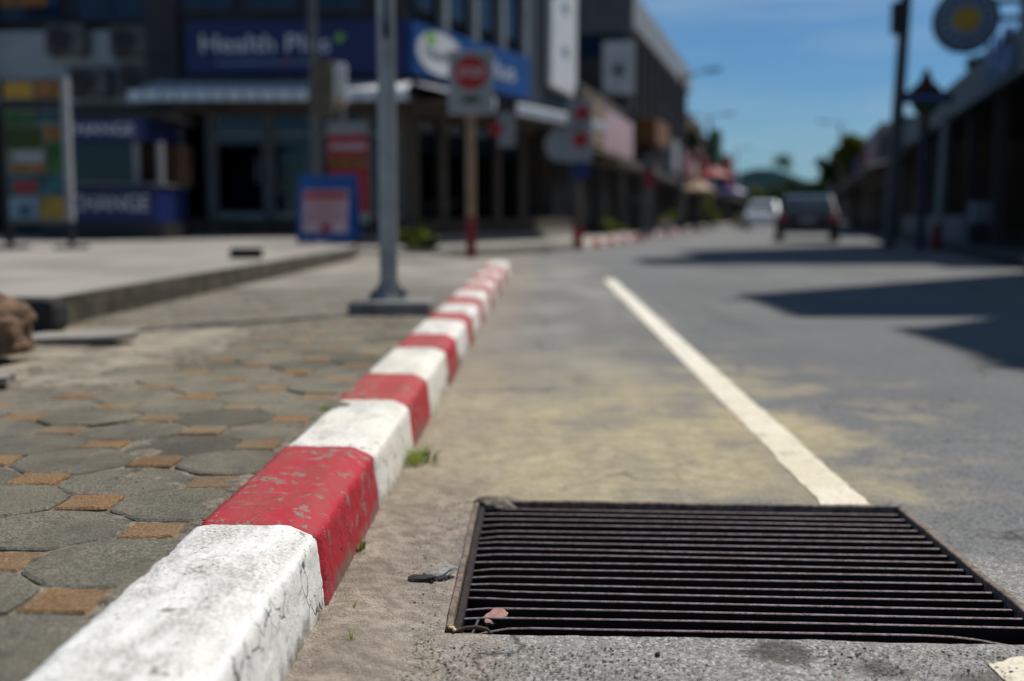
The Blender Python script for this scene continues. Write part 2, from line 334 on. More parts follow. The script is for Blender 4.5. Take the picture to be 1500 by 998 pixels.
M['gold'] = pm('gold', (.52, .31, .02), .5, .15, 5)
M['skyblue'] = pm('pale_blue', (.22, .32, .42), .6, .15, 3)
M['letter_blue'] = pm('letter_blue', (.16, .24, .5), .5, .1, 3)
M['metal_sheet'] = pm('white_sheet_metal', (.6, .62, .65), .35, .08, 2, 0, 40, .3)
M['stone_br'] = pm('brown_stone', (.14, .085, .052), .95, .55, 14, .02, 30)
M['stone_pk'] = pm('pink_stone', (.34, .19, .16), .9, .3, 40, .003, 200)
M['stone_gr'] = pm('grey_stone', (.26, .245, .22), .9, .3, 40, .003, 200)
M['straw'] = pm('dry_straw', (.55, .43, .22), .8, .2, 40)
M['glass'] = glass('shop_glass', (.40, .47, .50), .25)
M['glass_dk'] = pm('dark_window_glass', (.008, .014, .026), .12, .3, 1, 0, 40, 0, .35)
M['glass_bl'] = pm('blue_window_glass', (.010, .034, .085), .15, .4, .6, 0, 40, 0, .35)
M['glass_car'] = pm('car_glass', (.02, .026, .03), .06, .2, 1, 0, 40, 0, .6)
M['silver'] = pm('silver_car_paint', (.52, .54, .56), .25, .04, 1, 0, 40, .5)
M['carblack'] = pm('black_car_paint', (.01, .01, .012), .2, .2, 1, 0, 40, 0, .4)
M['lampred'] = pm('tail_lamp_red', (.35, .01, .012), .25, .1, 5)
M['lampwhite'] = pm('headlamp_clear', (.7, .72, .74), .12, .05, 5)
M['bark'] = pm('bark', (.075, .055, .04), .95, .3, 8, .01, 25)
def m_leaf(name, lo, hi):
    g = NT(name); c = g.mix(g.n('ShaderNodeNewGeometry').outputs['Random Per Island'], lo, hi); tl = g.n('ShaderNodeBsdfTranslucent'); g.val(tl.inputs['Color'], c)
    ms = g.n('ShaderNodeMixShader'); ms.inputs[0].default_value = .3; g.done(c, .6, None, 0, .3); g.l(g.b.outputs[0], ms.inputs[1]); g.l(tl.outputs[0], ms.inputs[2]); g.l(ms.outputs[0], g.o.inputs['Surface']); return g.m
M['leaf'] = m_leaf('leaf_dark', (.018, .036, .010), (.06, .10, .02))
M['leaf_y'] = m_leaf('leaf_yellowgreen', (.07, .10, .012), (.22, .24, .03))
M['grass'] = m_leaf('weed_green', (.10, .17, .025), (.32, .38, .08))
def m_grit():
    g = NT('grit'); q = g.n('ShaderNodeNewGeometry').outputs['Random Per Island']; rp = g.n('ShaderNodeValToRGB'); g.l(q, rp.inputs[0]); e = rp.color_ramp
    e.interpolation = 'CONSTANT'; e.elements[0].color = (.07, .07, .072, 1); e.elements[1].position = .2; e.elements[1].color = (.16, .155, .15, 1)
    for p_, c_ in ((.42, (.25, .23, .2, 1)), (.62, (.36, .33, .28, 1)), (.8, (.24, .19, .15, 1)), (.9, (.44, .43, .41, 1)), (.97, (.03, .03, .035, 1))): x = e.elements.new(p_); x.color = c_
    return g.done(rp.outputs[0], .9, None, 0, .25)
M['grit'] = m_grit()
for _n, _k in (('blue',.6),('blue_br',.65),('white_dull',.7),('beige',.65),('skyblue',.7),('orange',.65),('teal',.6),('green',.6),('yellow',.7),('gold',.7),('tan',.8),('roof_grey',.75),('grey',.75),('cream',.7),('red',.8),('letter_blue',.8),('glass_bl',.6),('blue_dk',.6),('pink',.8),('brown',.7)):  # darkens the colours of materials standing in shade, to deepen that shade
    for _q in M[_n].node_tree.nodes:
        if _q.type == 'MIX':
            for _s in ('A', 'B'): _v = [s for s in _q.inputs if s.name == _s and s.type == 'RGBA'][0]; _v.default_value = tuple(x*_k for x in _v.default_value[:3])+(1,)
M['frame'] = pm('dusty_iron', (.15, .115, .09), .8, .5, 60, .002, 200, .1)
M['hill'] = pm('wooded_hill', (.010, .022, .028), 1, .3, .05, 0, 40, 0, 0.0)
M['earth'] = pm('far_ground', (.2, .18, .15), .95, .2, .1)
# ================================================================== THE SETTING
HX0, HX1, HY0, HY1 = -.15, .81, 1.72, 2.54          # drain opening
SL = -.032                                          # the drain sits slightly askew
def sheet(name, rects, z, mat, kind='structure'):
    b = MB()
    for (x0, y0, x1, y1) in rects: b.add([(x0,y0,z),(x1,y0,z),(x1,y1,z),(x0,y1,z)], [(0,1,2,3)])
    return b.build(name, mat, None, None, kind)
def ss(a, b, x): t = np.clip((x-a)/(b-a), 0, 1); return t*t*(3-2*t)
# road: a fine, uneven patch near the camera and plain sheets round it
PX0, PX1, PY0, PY1 = -.42, 1.90, 1.0, 4.4
def roadz(X, Y):
    edge = np.minimum(np.minimum(ss(PX0-.01, PX0+.1, X), ss(PX1, PX1-.15, X)), np.minimum(ss(PY0, PY0+.15, Y), ss(PY1, PY1-.3, Y)))
    Z = edge*(.007*fbm(X*3, Y*3, 3, 1) + .0042*fbm(X*22, Y*22, 4, 2) + .002*fbm(X*60, Y*60, 2, 5))
    bank = ss(-.17, -.345, X + .05*fbm(X*9, Y*9, 3, 3)); Z = Z + edge*bank*.016
    inx = (X > HX0-.02) & (X < HX1+.02); iny = (Y > HY0-.02) & (Y < HY1+.02)
    return np.where(inx & iny, Z*.35, Z)
def road():
    xs = np.linspace(PX0, PX1, 233); ys = np.linspace(PY0, PY1, 341); X, Y = np.meshgrid(xs, ys)
    Z = roadz(X, Y); inx = (X > HX0-.02) & (X < HX1+.02)
    wy = ss(PY0, 1.45, Y)*ss(PY1, 2.9, Y); wx = ss(PX0, -.28, X)*ss(PX1, 1.05, X)
    Y2 = Y + SL*(X-.33)*wy*wx
    rag = (np.abs(Y-HY0) < .004) & inx; Y2 = Y2 + np.where(rag, .009*fbm(X*26, Y*0+3, 4, 8) - .003, 0)
    Z = Z - np.where(rag, .003, 0)
    P = np.dstack([X, Y2, Z]); ny, nx = X.shape
    cx = (xs[:-1]+xs[1:])/2; cy = (ys[:-1]+ys[1:])/2
    b = MB(); vs = P.reshape(-1, 3).tolist()
    fs = [(j*nx+i, j*nx+i+1, (j+1)*nx+i+1, (j+1)*nx+i) for j in range(ny-1) for i in range(nx-1) if not (HX0 < cx[i] < HX1 and HY0 < cy[j] < HY1)]
    b.add(vs, fs, True)
    for (x0, y0, x1, y1) in ((-60,-12,80,PY0), (-60,PY0,PX0,PY1), (PX1,PY0,80,PY1), (-60,PY1,80,190)):
        b.add([(x0,y0,0),(x1,y0,0),(x1,y1,0),(x0,y1,0)], [(0,1,2,3)])
    return b.build('road', M['road'], None, None, 'structure')
road()
sheet('ground', [(-3000,-600,-60,3500), (80,-600,3000,3500), (-60,190,80,3500), (-60,-600,80,-12)], -.004, M['earth'])
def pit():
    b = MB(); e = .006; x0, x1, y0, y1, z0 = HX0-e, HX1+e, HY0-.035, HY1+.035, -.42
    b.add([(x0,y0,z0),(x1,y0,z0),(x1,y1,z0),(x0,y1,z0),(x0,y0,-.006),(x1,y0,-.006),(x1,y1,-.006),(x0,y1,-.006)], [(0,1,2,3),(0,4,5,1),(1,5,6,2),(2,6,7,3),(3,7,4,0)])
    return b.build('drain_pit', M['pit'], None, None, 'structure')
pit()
# painted line, broken by the drain
ln = bpy.data.objects.new('lane_line', None); COL.objects.link(ln); ln['kind'] = 'structure'
def lane(y0, y1, x0=.655, x1=.765):
    n = max(8, int((y1-y0)/.012)); ys = np.linspace(y0, y1, n); xs = np.linspace(x0, x1, 12); X, Y = np.meshgrid(xs, ys)
    edge = np.zeros_like(X); edge[:, 0] = -1; edge[:, -1] = 1
    X = X - .018*np.clip((11.9-Y)/9.3, 0, 1)*(Y > 2) + edge*.0055*fbm(Y*34, edge*3+1, 5, 4); Y = Y.copy(); Y[0] += .02*fbm(xs*30, xs*0, 3, 6); Y[-1] += .03*fbm(xs*30, xs*0, 3, 7)
    Z = np.where(Y < PY1, roadz(X, Y - SL*(X-.33)), 0) + .0038
    Z = np.where(edge != 0, Z-.0012, Z)
    MB().grid(np.dstack([X, Y, Z])).build('painted_stripe', M['line'], ln)
lane(2.534, 11.9); lane(-.4, 1.64)

# near pavement: mortar bed with separate pavers
sw = MB()
xs = np.linspace(-2.32, -.5, 130); ys = np.linspace(.2, 8.0, 560); X, Y = np.meshgrid(xs, ys)
Z = .1448 + .0055*fbm(X*20, Y*20, 4, 11) + .004*ss(-.60, -.565, X) - .02*ss(-.562, -.545, X)
sw.grid(np.dstack([X, Y, Z]))
side = sw.build('sidewalk', M['mortar'], None, None, 'structure')
HL, SQ, LX, LY = .17, .099, -.625, 1.44
def paver_mesh(pts, seed, name, mat, sub=3, chip=.0022):
    rng = random.Random(seed); per = []
    n = len(pts)
    for i in range(n):
        a, c = Vector(pts[i]), Vector(pts[(i+1) % n])
        for k in range(sub):
            t = k/sub; q = a.lerp(c, t); r = rng.uniform(-chip, chip*.4) if k else -rng.uniform(.001, .005); per.append(q*(1+r/q.length))
    m = len(per); b = MB()
    top = [(p.x*(1-.005/p.length), p.y*(1-.005/p.length), rng.uniform(-.0006, .0006)) for p in per]; mid = [(p.x, p.y, -.0035) for p in per]; low = [(p.x, p.y, -.03) for p in per]
    vs = top+mid+low; fs = [tuple(range(m))] + [(i, m+i, m+(i+1) % m, (i+1) % m) for i in range(m)] + [(m+i, 2*m+i, 2*m+(i+1) % m, m+(i+1) % m) for i in range(m)]
    b.add(vs, fs); return b.mesh(name, mat)
ap = HL-SQ/2-.0025; hv = SQ/2-.001
octo = [(ap,-hv),(ap,hv),(hv,ap),(-hv,ap),(-ap,hv),(-ap,-hv),(-hv,-ap),(hv,-ap)]
sq = [(SQ/2-.002, -SQ/2+.002), (SQ/2-.002, SQ/2-.002), (-SQ/2+.002, SQ/2-.002), (-SQ/2+.002, -SQ/2+.002)]
OM = [paver_mesh(octo, 20+k, 'paver', M['paver']) for k in range(5)]
QM = [paver_mesh(sq, 40+k, 'square_paver', M['paver_tan'], 4, .0018) for k in range(4)]
for j in range(-3, 39):
    for i in range(-10, 1):
        x, y = LX+i*HL, LY+j*HL
        if x < -.52*y-.25: continue
        if y > 3.3 and x < -1.2-.12*math.sin(y*2.1) and y < 5.2: continue     # broken, sanded-over corner
        tilt = (random.gauss(0, .012), random.gauss(0, .012), random.gauss(0, .012)); z = .1493 + random.gauss(0, .002)
        if (i+j) % 2 == 0: link('square_paver', QM[random.randrange(4)], side, (x, y, z+.0005), tilt)
        else: link('paver', OM[random.randrange(5)], side, (x, y, z), (tilt[0], tilt[1], tilt[2]+random.randrange(4)*math.pi/2))
# dirt blown over the broken corner, then the plain paving beyond
xs = np.linspace(-2.35, -.95, 70); ys = np.linspace(3.0, 5.3, 130); X, Y = np.meshgrid(xs, ys)
d = ss(-1.0, -1.4, X + .12*fbm(X*5, Y*5, 4, 21))*ss(3.05, 3.5, Y)*ss(5.35, 5.0, Y)
Z = .135 + .0135*d + .012*d*fbm(X*6, Y*6, 5, 22) + .004*fbm(X*30, Y*30, 3, 23)*d
M['dirt'] = pm('dusty_dirt', (.235, .205, .155), .95, .3, 5, .008, 60)
tag(MB().grid(np.dstack([X, Y, Z])).build('dirt', M['dirt']), 'drift of dusty dirt over the broken pavers by the brown stone', 'dirt', None, 'stuff')
def m_farpave():
    g = NT('far_paving'); p = g.pos(); c = g.mix(g.ramp(g.noise(p, 1.1, 5, .6, 0, (1, .5, 1)), .35, .65), (.165, .155, .138), (.265, .25, .222))
    ck = g.n('ShaderNodeTexChecker'); ck.inputs['Scale'].default_value = 1/.17; g.l(p, ck.inputs['Vector']); c = g.mix(g.math('MULTIPLY', ck.outputs['Fac'], .16), c, (.32, .24, .15))
    return g.done(c, .92, g.bump(g.noise(p, 40, 4), .006, .6), 0, .2)
M['farpave'] = m_farpave()
b = MB(); b.prism([(-2.3,7.98),(-.50,7.98),(-.50,12.9),(-.75,13.9),(-1.6,15.6),(-3.2,16.4),(-3.2,12.0),(-2.3,12.0)], -.02, .1475); b.build('pavement', M['farpave'], None, None, 'structure')
b = MB(); b.prism([(-4.2,18.2),(-1.6,18.4),(.2,21.2),(.75,23.0),(.75+.216*110,23+.976*110),(-1.4+.216*110,27+.976*110),(-.2,26.9),(-2.4,21.9),(-4.2,21.9)], -.02, .13); b.build('pavement_far', M['slab'], None, None, 'structure')
# raised concrete forecourt left of the pavement
fo = MB(); fo.prism([(-16,5.05),(-2.25,5.05),(-2.22,5.1),(-2.22,13.2),(-2.35,14.6),(-2.9,15.6),(-3.6,17.0),(-3.9,21.5),(-16,21.5)], -.02, .29); fo = fo.build('forecourt', M['slab'], None, None, 'structure')
ri = MB(); rp = [(-2.25,5.045),(-2.216,5.1),(-2.216,13.2),(-2.345,14.6),(-2.9,15.61)]
n = 60; P = np.zeros((6, n, 3))
for k in range(n):
    t = k/(n-1)*(len(rp)-1); a = min(int(t), len(rp)-2); q = Vector(rp[a]).lerp(Vector(rp[a+1]), t-a)
    for r in range(6): P[r, k] = (q.x + .006 + random.uniform(0, .012), q.y, .135 + r*.0302)
ri.grid(P); ri.build('riser', M['riser'], fo)
ri = MB(); ri.mm((-16, 5.03, .0), (-2.26, 5.046, .282)); ri.build('riser', M['riser'], fo)

# ------------------------------------------------------------------ kerb, one painted block after another
kerb = bpy.data.objects.new('kerb', None); COL.objects.link(kerb); kerb['kind'] = 'structure'
PROF = [(-.346,-.03),(-.349,0),(-.354,.06),(-.3605,.116),(-.3622,.127),(-.3655,.1335),(-.371,.1375),(-.404,.1522),(-.412,.1533),(-.44,.1538),(-.50,.1545),(-.548,.1548),(-.558,.1525),(-.563,.12)]
def kerb_block(y0, y1, red, fine, endcap=False):
    L = [Vector((p[0], p[1])) for p in PROF]; pts = []
    st = .007 if fine else .03
    for a, c in zip(L[:-1], L[1:]):
        k = max(1, int((c-a).length/st)); pts += [a.lerp(c, t/k) for t in range(k)]
    pts.append(L[-1]); pts = np.array([(p.x, p.y) for p in pts])
    dy = .009 if fine else .06; ny = max(6, int((y1-y0)/dy)); g = .0024
    ys = np.linspace(y0+g, y1-g, ny)
    px = pts[:, 0][None, :].repeat(ny, 0); pz = pts[:, 1][None, :].repeat(ny, 0); Y = ys[:, None].repeat(len(pts), 1)
    # arc length as noise coordinate
    s = np.concatenate([[0], np.cumsum(np.hypot(*np.diff(pts, axis=0).T))])[None, :].repeat(ny, 0)
    tx = np.gradient(pts[:, 0]); tz = np.gradient(pts[:, 1]); ln_ = np.hypot(tx, tz); nx_, nz_ = (tz/ln_)[None, :], (-tx/ln_)[None, :]
    d = .0030*fbm(s*10, Y*10, 3, 31) + .0016*fbm(s*55, Y*55, 3, 32) + (.0011*fbm(s*160, Y*160, 2, 36) if fine else 0)
    arris = np.exp(-((s-.163)/.013)**2)     # chipped outer edge
    d = d - arris*.013*np.clip(fbm(Y*17, s*9, 4, 33)-.10, 0, 1)
    rag = ss(.33, .355, s); px2 = px + nx_*d - rag*(.0032*fbm(Y*20, s*0, 4, 34) - .001); pz2 = pz + nz_*d - rag*.002
    # rounded block ends
    e = np.minimum(Y-y0, y1-Y); rd = .007*np.exp(-(e/.006)**2); px2 = px2 - nx_*rd; pz2 = pz2 - nz_*rd
    if endcap:
        t = ss(y1-.16, y1, Y); px2 = px2*(1-t*.18) + t*.18*(-.455); pz2 = pz2*(1-.35*t*t)
    jx, jz, jr = random.gauss(0, .0022), random.gauss(0, .0016), random.gauss(0, .002); px2 = px2 + jx + jr*(Y-y0); pz2 = pz2 + jz
    b = MB(); b.grid(np.dstack([px2, Y, pz2])); m = len(pts)
    b.add([(px2[0, k], Y[0, k], pz2[0, k]) for k in range(m)], [tuple(range(m))]); b.add([(px2[-1, k], Y[-1, k], pz2[-1, k]) for k in range(m)], [tuple(range(m))[::-1]])
    b.build('kerb_block', M['kerb_red' if red else 'kerb_white'], kerb)
KB = [.55, 1.805, 2.44, 3.09, 3.60, 4.36, 4.86, 5.56, 6.0, 6.64, 7.12, 7.85, 8.45, 9.05, 9.8, 10.55, 11.5, 12.95]
for k in range(len(KB)-1): kerb_block(KB[k], KB[k+1], k % 2 == 1, KB[k] < 3.3, k == len(KB)-2)
# kerb of the far corner, red and white like the near one
fk = bpy.data.objects.new('far_kerb', None); COL.objects.link(fk); fk['kind'] = 'structure'
fkb = {}
for c in (0, 1): fkb[c] = MB().box((0, .5, .07), (.19, .992, .17), b=.02).mesh('kerb_block', M['kerb_red' if c else 'kerb_white'])
for k in range(20): link('kerb_block', fkb[k % 2], fk, (.78+.216*k*1.0, 23+.976*k, 0), (0, 0, -math.atan2(.216, .976)))
# hills on the horizon
xs = np.linspace(-260, 560, 120); ys = np.linspace(620, 900, 24); X, Y = np.meshgrid(xs, ys)
prof = 24 + 3*fbm(X/40, X*0, 4, 51) + 9*np.exp(-((X-143)/17)**2)
Z = prof*np.sin(np.clip((Y-620)/280, 0, 1)*math.pi)**.6*1.0 + 1.2*fbm(X/6, Y/6, 3, 52)
Z = np.where(Y < 625, -1, Z)
tag(MB().grid(np.dstack([X, Y, Z])).build('hills', M['hill']), None, None, None, 'structure')
# ================================================================== THE DRAIN AND WHAT LIES ROUND IT
gr = thing('drain_grate', 'rusty iron drain grate of thin parallel bars set in the road', 'drain grate', (.33, 2.13, 0), 0)
def gy(x, y): return y + SL*x          # local skew of the opening
hw, y0l, y1l = (HX1-HX0)/2, HY0-2.13, HY1-2.13
NB = 18; pit_ = (y1l-y0l-.03)/(NB-.3)
for k in range(NB):
    yc = y0l + .042 + k*pit_*.985; n = 26; xs = np.linspace(-hw+.025, hw-.012, n)
    bow = .0012*math.sin(k*2.3); P = []
    wd = .0034; zt = -.0075 + random.uniform(-.0006, .0006); hh = .045
    rows = [(-wd, -hh), (-wd, -.0012), (-wd+.0012, 0), (wd-.0012, 0), (wd, -.0012), (wd, -hh)]
    G = np.zeros((len(rows), n, 3)); u = xs/hw
    dz = .0007*np.sin(xs*4+k) - (.022*np.exp(-((xs+hw-.01)/.055)**2) if k == 0 else .006*np.exp(-((xs+hw-.02)/.03)**2)*random.uniform(.2, 1)) - (.02*np.exp(-((xs-hw+.02)/.09)**2) if k == 0 else 0)
    dyb = bow*(1-u*u) + .0005*np.sin(xs*6+k*1.7) + (.012*np.exp(-((xs+hw-.02)/.05)**2) if k in (3, 4) else 0)
    for r, (a, z) in enumerate(rows): G[r, :, 0] = xs; G[r, :, 1] = yc + a + SL*xs + dyb; G[r, :, 2] = zt + z + dz
    b = MB(); b.grid(G, False); m = len(rows)
    b.add([tuple(G[r, 0]) for r in range(m)], [tuple(range(m))]); b.add([tuple(G[r, -1]) for r in range(m)], [tuple(range(m))[::-1]])
    b.build('bar', M['iron'], gr)
for x in (-.27, .02, .30): MB().tube([(x, gy(x, y0l+.02), -.034), (x, gy(x, y1l-.01), -.034)], .006, 8).build('cross_rod', M['rust'], gr)
def frame_bar(p, q, wid, ht, up, seed):
    p, q = Vector(p), Vector(q); n = 30; d = (q-p).normalized(); s_ = d.cross(Vector((0, 0, 1))); rng = np.random.RandomState(seed)
    prof = [(-wid/2, -ht), (-wid/2, -.002), (-wid/2+.002, 0), (wid/2-.002, 0), (wid/2, -.002), (wid/2, -ht)]; G = np.zeros((6, n, 3)); ts = np.linspace(0, 1, n)
    wv = .0022*fbm(ts*9, ts*0, 3, seed); wz = .0018*fbm(ts*11, ts*0+3, 3, seed+1)
    for r, (a, z) in enumerate(prof):
        for k in range(n): c = p.lerp(q, ts[k]) + s_*(a+wv[k]); G[r, k] = (c.x, c.y, c.z + z + up + wz[k])
    b = MB(); b.grid(G, False); b.add([tuple(G[r, 0]) for r in range(6)], [tuple(range(6))]); b.add([tuple(G[r, -1]) for r in range(6)], [tuple(range(6))[::-1]]); return b
frame_bar((-hw+.006, gy(-hw, y0l)+.006, 0), (-hw+.006, gy(-hw, y1l)-.03, 0), .011, .05, .006, 61).build('frame_bar', M['frame'], gr)
frame_bar((-hw+.0185, gy(-hw, y0l)+.010, 0), (-hw+.0185, gy(-hw, y1l)-.03, 0), .013, .04, -.004, 62).build('frame_lip', M['rust'], gr)
frame_bar((hw-.004, gy(hw, y0l)+.05, 0), (hw-.004, gy(hw, y1l), 0), .014, .05, .004, 63).build('frame_bar', M['frame'], gr)
frame_bar((-hw+.07, gy(-hw+.07, y1l)-.006, 0), (hw, gy(hw, y1l)-.006, 0), .014, .05, .006, 64).build('frame_bar', M['frame'], gr)
frame_bar((-hw+.03, gy(-hw, y0l)-.004, 0), (hw, gy(hw, y0l)-.004, 0), .008, .05, -.012, 65).build('frame_bar', M['rust'], gr)
# back-left corner where the concrete has spread over the grate
def rock(name, mat, loc, size, seed, sub=2, rough=.25, label=None, cat=None, group=None, flat=1.0):
    bm = bmesh.new(); bmesh.ops.create_icosphere(bm, subdivisions=sub, radius=1); rng = random.Random(seed); off = Vector((rng.random()*9, rng.random()*9, rng.random()*9))
    from mathutils import noise as mn
    for v in bm.verts:
        k = 1 + rough*mn.noise(v.co*1.3+off) + rough*.4*mn.noise(v.co*4+off); c = v.co*k
        v.co = Vector((c.x*size[0], c.y*size[1], max(c.z, -.6*flat)*size[2]))
    me = bpy.data.meshes.new(name); bm.to_mesh(me); bm.free(); me.materials.append(mat)
    o = link(name, me, None, loc, (0, 0, rng.random()*6)); 
    if label: tag(o, label, cat, group)
    return o
o = rock('mortar_lump', M['mortar'], (-.10, 2.555, -.004), (.055, .035, .018), 5, 3, .3, 'spread of sandy mortar over the far corner of the drain grate', 'mortar'); o.rotation_euler = (0, 0, .1)
rock('stone', M['stone_pk'], (-.075, 1.842, -.016), (.034, .017, .010), 8, 3, .45, 'pinkish stone chip caught between the bars of the drain grate', 'stone')
o = rock('stone', M['stone_gr'], (-.185, 2.005, .008), (.032, .020, .009), 9, 3, .35, 'flat grey stone lying beside the drain frame', 'stone'); o.rotation_euler = (.1, -.16, .3)
rock('stone', M['rubber'], (-.212, 1.975, .006), (.028, .014, .008), 12, 2, .4, 'flat black lump standing in for the dark hole beside the drain frame', 'stone').rotation_euler = (0, 0, .15)  # black lump put in for the shaded hole beside the frame
rock('stone', M['black'], (.175, 1.635, .004), (.0055, .004, .004), 10, 2, .3, 'tiny black pebble on the concrete in front of the grate', 'pebble')
b = MB(); b.tube([(-.112, 1.745, -.02), (-.098, 1.765, .008)], .0022, 6); tag(b.build('twig', M['white_dull']), 'pale thin stick poking up at the grate corner', 'stick')
b = MB()
for (x, y, z, a) in ((-.139, 1.733, .006, .4), (-.134, 1.728, .004, 1.4), (-.143, 1.737, .008, 2.2)):
    b.box((x, y, z), (.011, .005, .004), a, .4, .3, .0018)
tag(b.build('dry_husk', M['straw']), 'scrap of yellow dry husk at the near corner of the grate', 'husk')
b = MB(); b.tube([(-.135,1.726,.001),(-.118,1.731,.006),(-.10,1.730,.008),(-.083,1.727,.006),(-.075,1.722,.0)], [.002,.003,.0035,.003,.0015], 6); tag(b.build('dead_stalk', M['brown']), 'curled brown dead stalk along the front edge of the grate', 'stalk')
# loose grit on the concrete
def grit(n, box, rmin, rmax, seed, keep=lambda x, y: True, z0=.001, name='grit', label='', mat=None):
    rng = np.random.RandomState(seed); ico = bmesh.new(); bmesh.ops.create_icosphere(ico, subdivisions=1, radius=1); ico.verts.ensure_lookup_table()
    V = np.array([v.co[:] for v in ico.verts]); F = np.array([[v.index for v in f.verts] for f in ico.faces]); ico.free()
    allv = []; allf = []; c = 0
    while c < n:
        x, y = rng.uniform(box[0], box[2]), rng.uniform(box[1], box[3])
        if not keep(x, y, rng): n -= 1; continue
        r = rmin + (rmax-rmin)*rng.rand()**3; a = rng.rand()*6.28; s_ = np.array([r*rng.uniform(.8, 1.5), r*rng.uniform(.6, 1.1), r*rng.uniform(.35, .7)])
        q = V*(1+.25*(rng.rand(len(V), 1)-.5))*s_; ca, sa = math.cos(a), math.sin(a)
        q = np.stack([q[:, 0]*ca-q[:, 1]*sa+x, q[:, 0]*sa+q[:, 1]*ca+y, q[:, 2]+z0+.0035*float(fbm(np.array([x*22.]), np.array([y*22.]), 2, 2)[0])], 1)
        allv.append(q); allf.append(F+c*len(V)); c += 1
    me = bpy.data.meshes.new(name); me.from_pydata(np.concatenate(allv).tolist(), [], np.concatenate(allf).tolist()); me.materials.append(mat or M['grit'])
    return tag(link(name, me), label, 'grit', None, 'stuff')
out = lambda x, y, r: not (HX0-.01 < x < HX1+.01 and HY0-.045 < y < HY1+.05)
grit(12000, (-.345, 1.3, 1.0, 1.70), .0007, .0030, 71, out, .0015, 'grit', 'loose grit and aggregate on the concrete before the grate')
grit(2500, (-.345, 1.6, -.14, 2.7), .0006, .0024, 72, lambda x, y, r: out(x, y, r) and r.rand() < .9, .004, 'grit', 'loose grit in the gutter dirt between kerb and grate')
grit(2200, (-1.05, 1.25, -.53, 2.2), .0006, .0022, 73, lambda x, y, r: abs(((x-LX)/HL+(y-LY)/HL) % 1-.5) > .36 or x > -.575, .148, 'grit', 'fine crumbs of grit in the joints of the pavers')
grit(900, (-.555, 1.2, -.38, 3.0), .0004, .0014, 74, lambda x, y, r: True, .1555, 'grit', 'fine specks of grit on top of the kerb')
# weeds
def weed(loc, n, hgt, spread, seed, label, wid=.004, lean=.5):
    rng = random.Random(seed); t = thing('weed', label, 'weed', loc); b = MB()
    for k in range(n):
        a = rng.random()*6.28; r0 = rng.random()*spread*.45; h = hgt*rng.uniform(.45, 1); ln_ = rng.uniform(.2, 1)*lean*h; bx, by = r0*math.cos(a), r0*math.sin(a); a2 = a+rng.uniform(-.6, .6)
        s_ = Vector((-math.sin(a2), math.cos(a2), 0)); w_ = wid*rng.uniform(.6, 1.2); pts = []
        for i in range(4):
            u = i/3; c = Vector((bx+math.cos(a2)*ln_*u*u, by+math.sin(a2)*ln_*u*u, h*(u-.25*u*u))); ww = w_*(1-.9*u)*(.6+.8*u*(1-u)*2); pts += [c-s_*ww, c+s_*ww]
        b.add(pts, [(0,1,3,2),(2,3,5,4),(4,5,7,6)])
    b.build('blades', M['grass'], t); MB().tube([(0,0,-.004),(0,0,hgt*.2)], .0015, 5).build('stem', M['bark'], t); return t
weed((-.345, 2.12, .012), 26, .032, .022, 1, 'small green weed tuft at the foot of the red kerb block', .0035, .6)
weed((-.325, 2.92, .010), 150, .055, .16, 2, 'larger green weed tuft at the foot of the cream kerb block', .004, .9)
weed((-.285, 1.655, .006), 7, .045, .008, 3, 'thin sprig of weed in the dirt by the white kerb face', .0016, .9)
weed((-.305, 1.80, .008), 6, .035, .008, 4, 'tiny sprout in the dirt by the red kerb face', .0016, .7)
weed((-.56, 2.93, .150), 26, .018, .05, 6, 'flat sprig of moss between pavers and the cream kerb block', .003, 1.4)

# ------------------------------------------------------------------ things on the near pavement
st = rock('stone_block', M['stone_br'], (-1.955, 3.86, .262), (.20, .17, .135), 21, 4, .22, 'rough rounded brown stone block at the forecourt corner', 'stone'); st.rotation_euler = (0, 0, .4)
b = MB(); b.box((-2.27, 4.93, .222), (.34, .19, .155), 0, b=.045); tag(b.build('rubber_block', M['rubber']), 'black rounded rubber block against the forecourt corner behind the brown stone', 'rubber block')
def broken_slab(loc, dim, rz, seed, label):
    rng = random.Random(seed); pts = []; 
    for k in range(14):
        a = 2*math.pi*k/14; c, s_ = math.cos(a), math.sin(a); q = max(abs(c), abs(s_)); pts.append((c/q*dim[0]/2*rng.uniform(.86, 1), s_/q*dim[1]/2*rng.uniform(.8, 1)))
    b = MB(); b.prism(pts, -dim[2]/2, dim[2]/2); o = b.build('broken_slab', M['slab']); o.location = loc; o.rotation_euler = (R(3), R(-2), rz); return tag(o, label, 'slab', 'broken slabs by the brown stone')
broken_slab((-1.83, 4.48, .176), (.46, .20, .02), .05, 3, 'broken flat concrete slab lying on dirt behind the brown stone')
broken_slab((-1.80, 3.33, .164), (.5, .14, .022), -.1, 4, 'broken flat concrete slab edge lying nearer than the brown stone')
b = MB(); b.box((-2.57, 9.9, .335), (.27, .16, .09), .1, b=.015); tag(b.build('wheel_stop', M['rubber']), 'small black block lying on the forecourt edge', 'block')

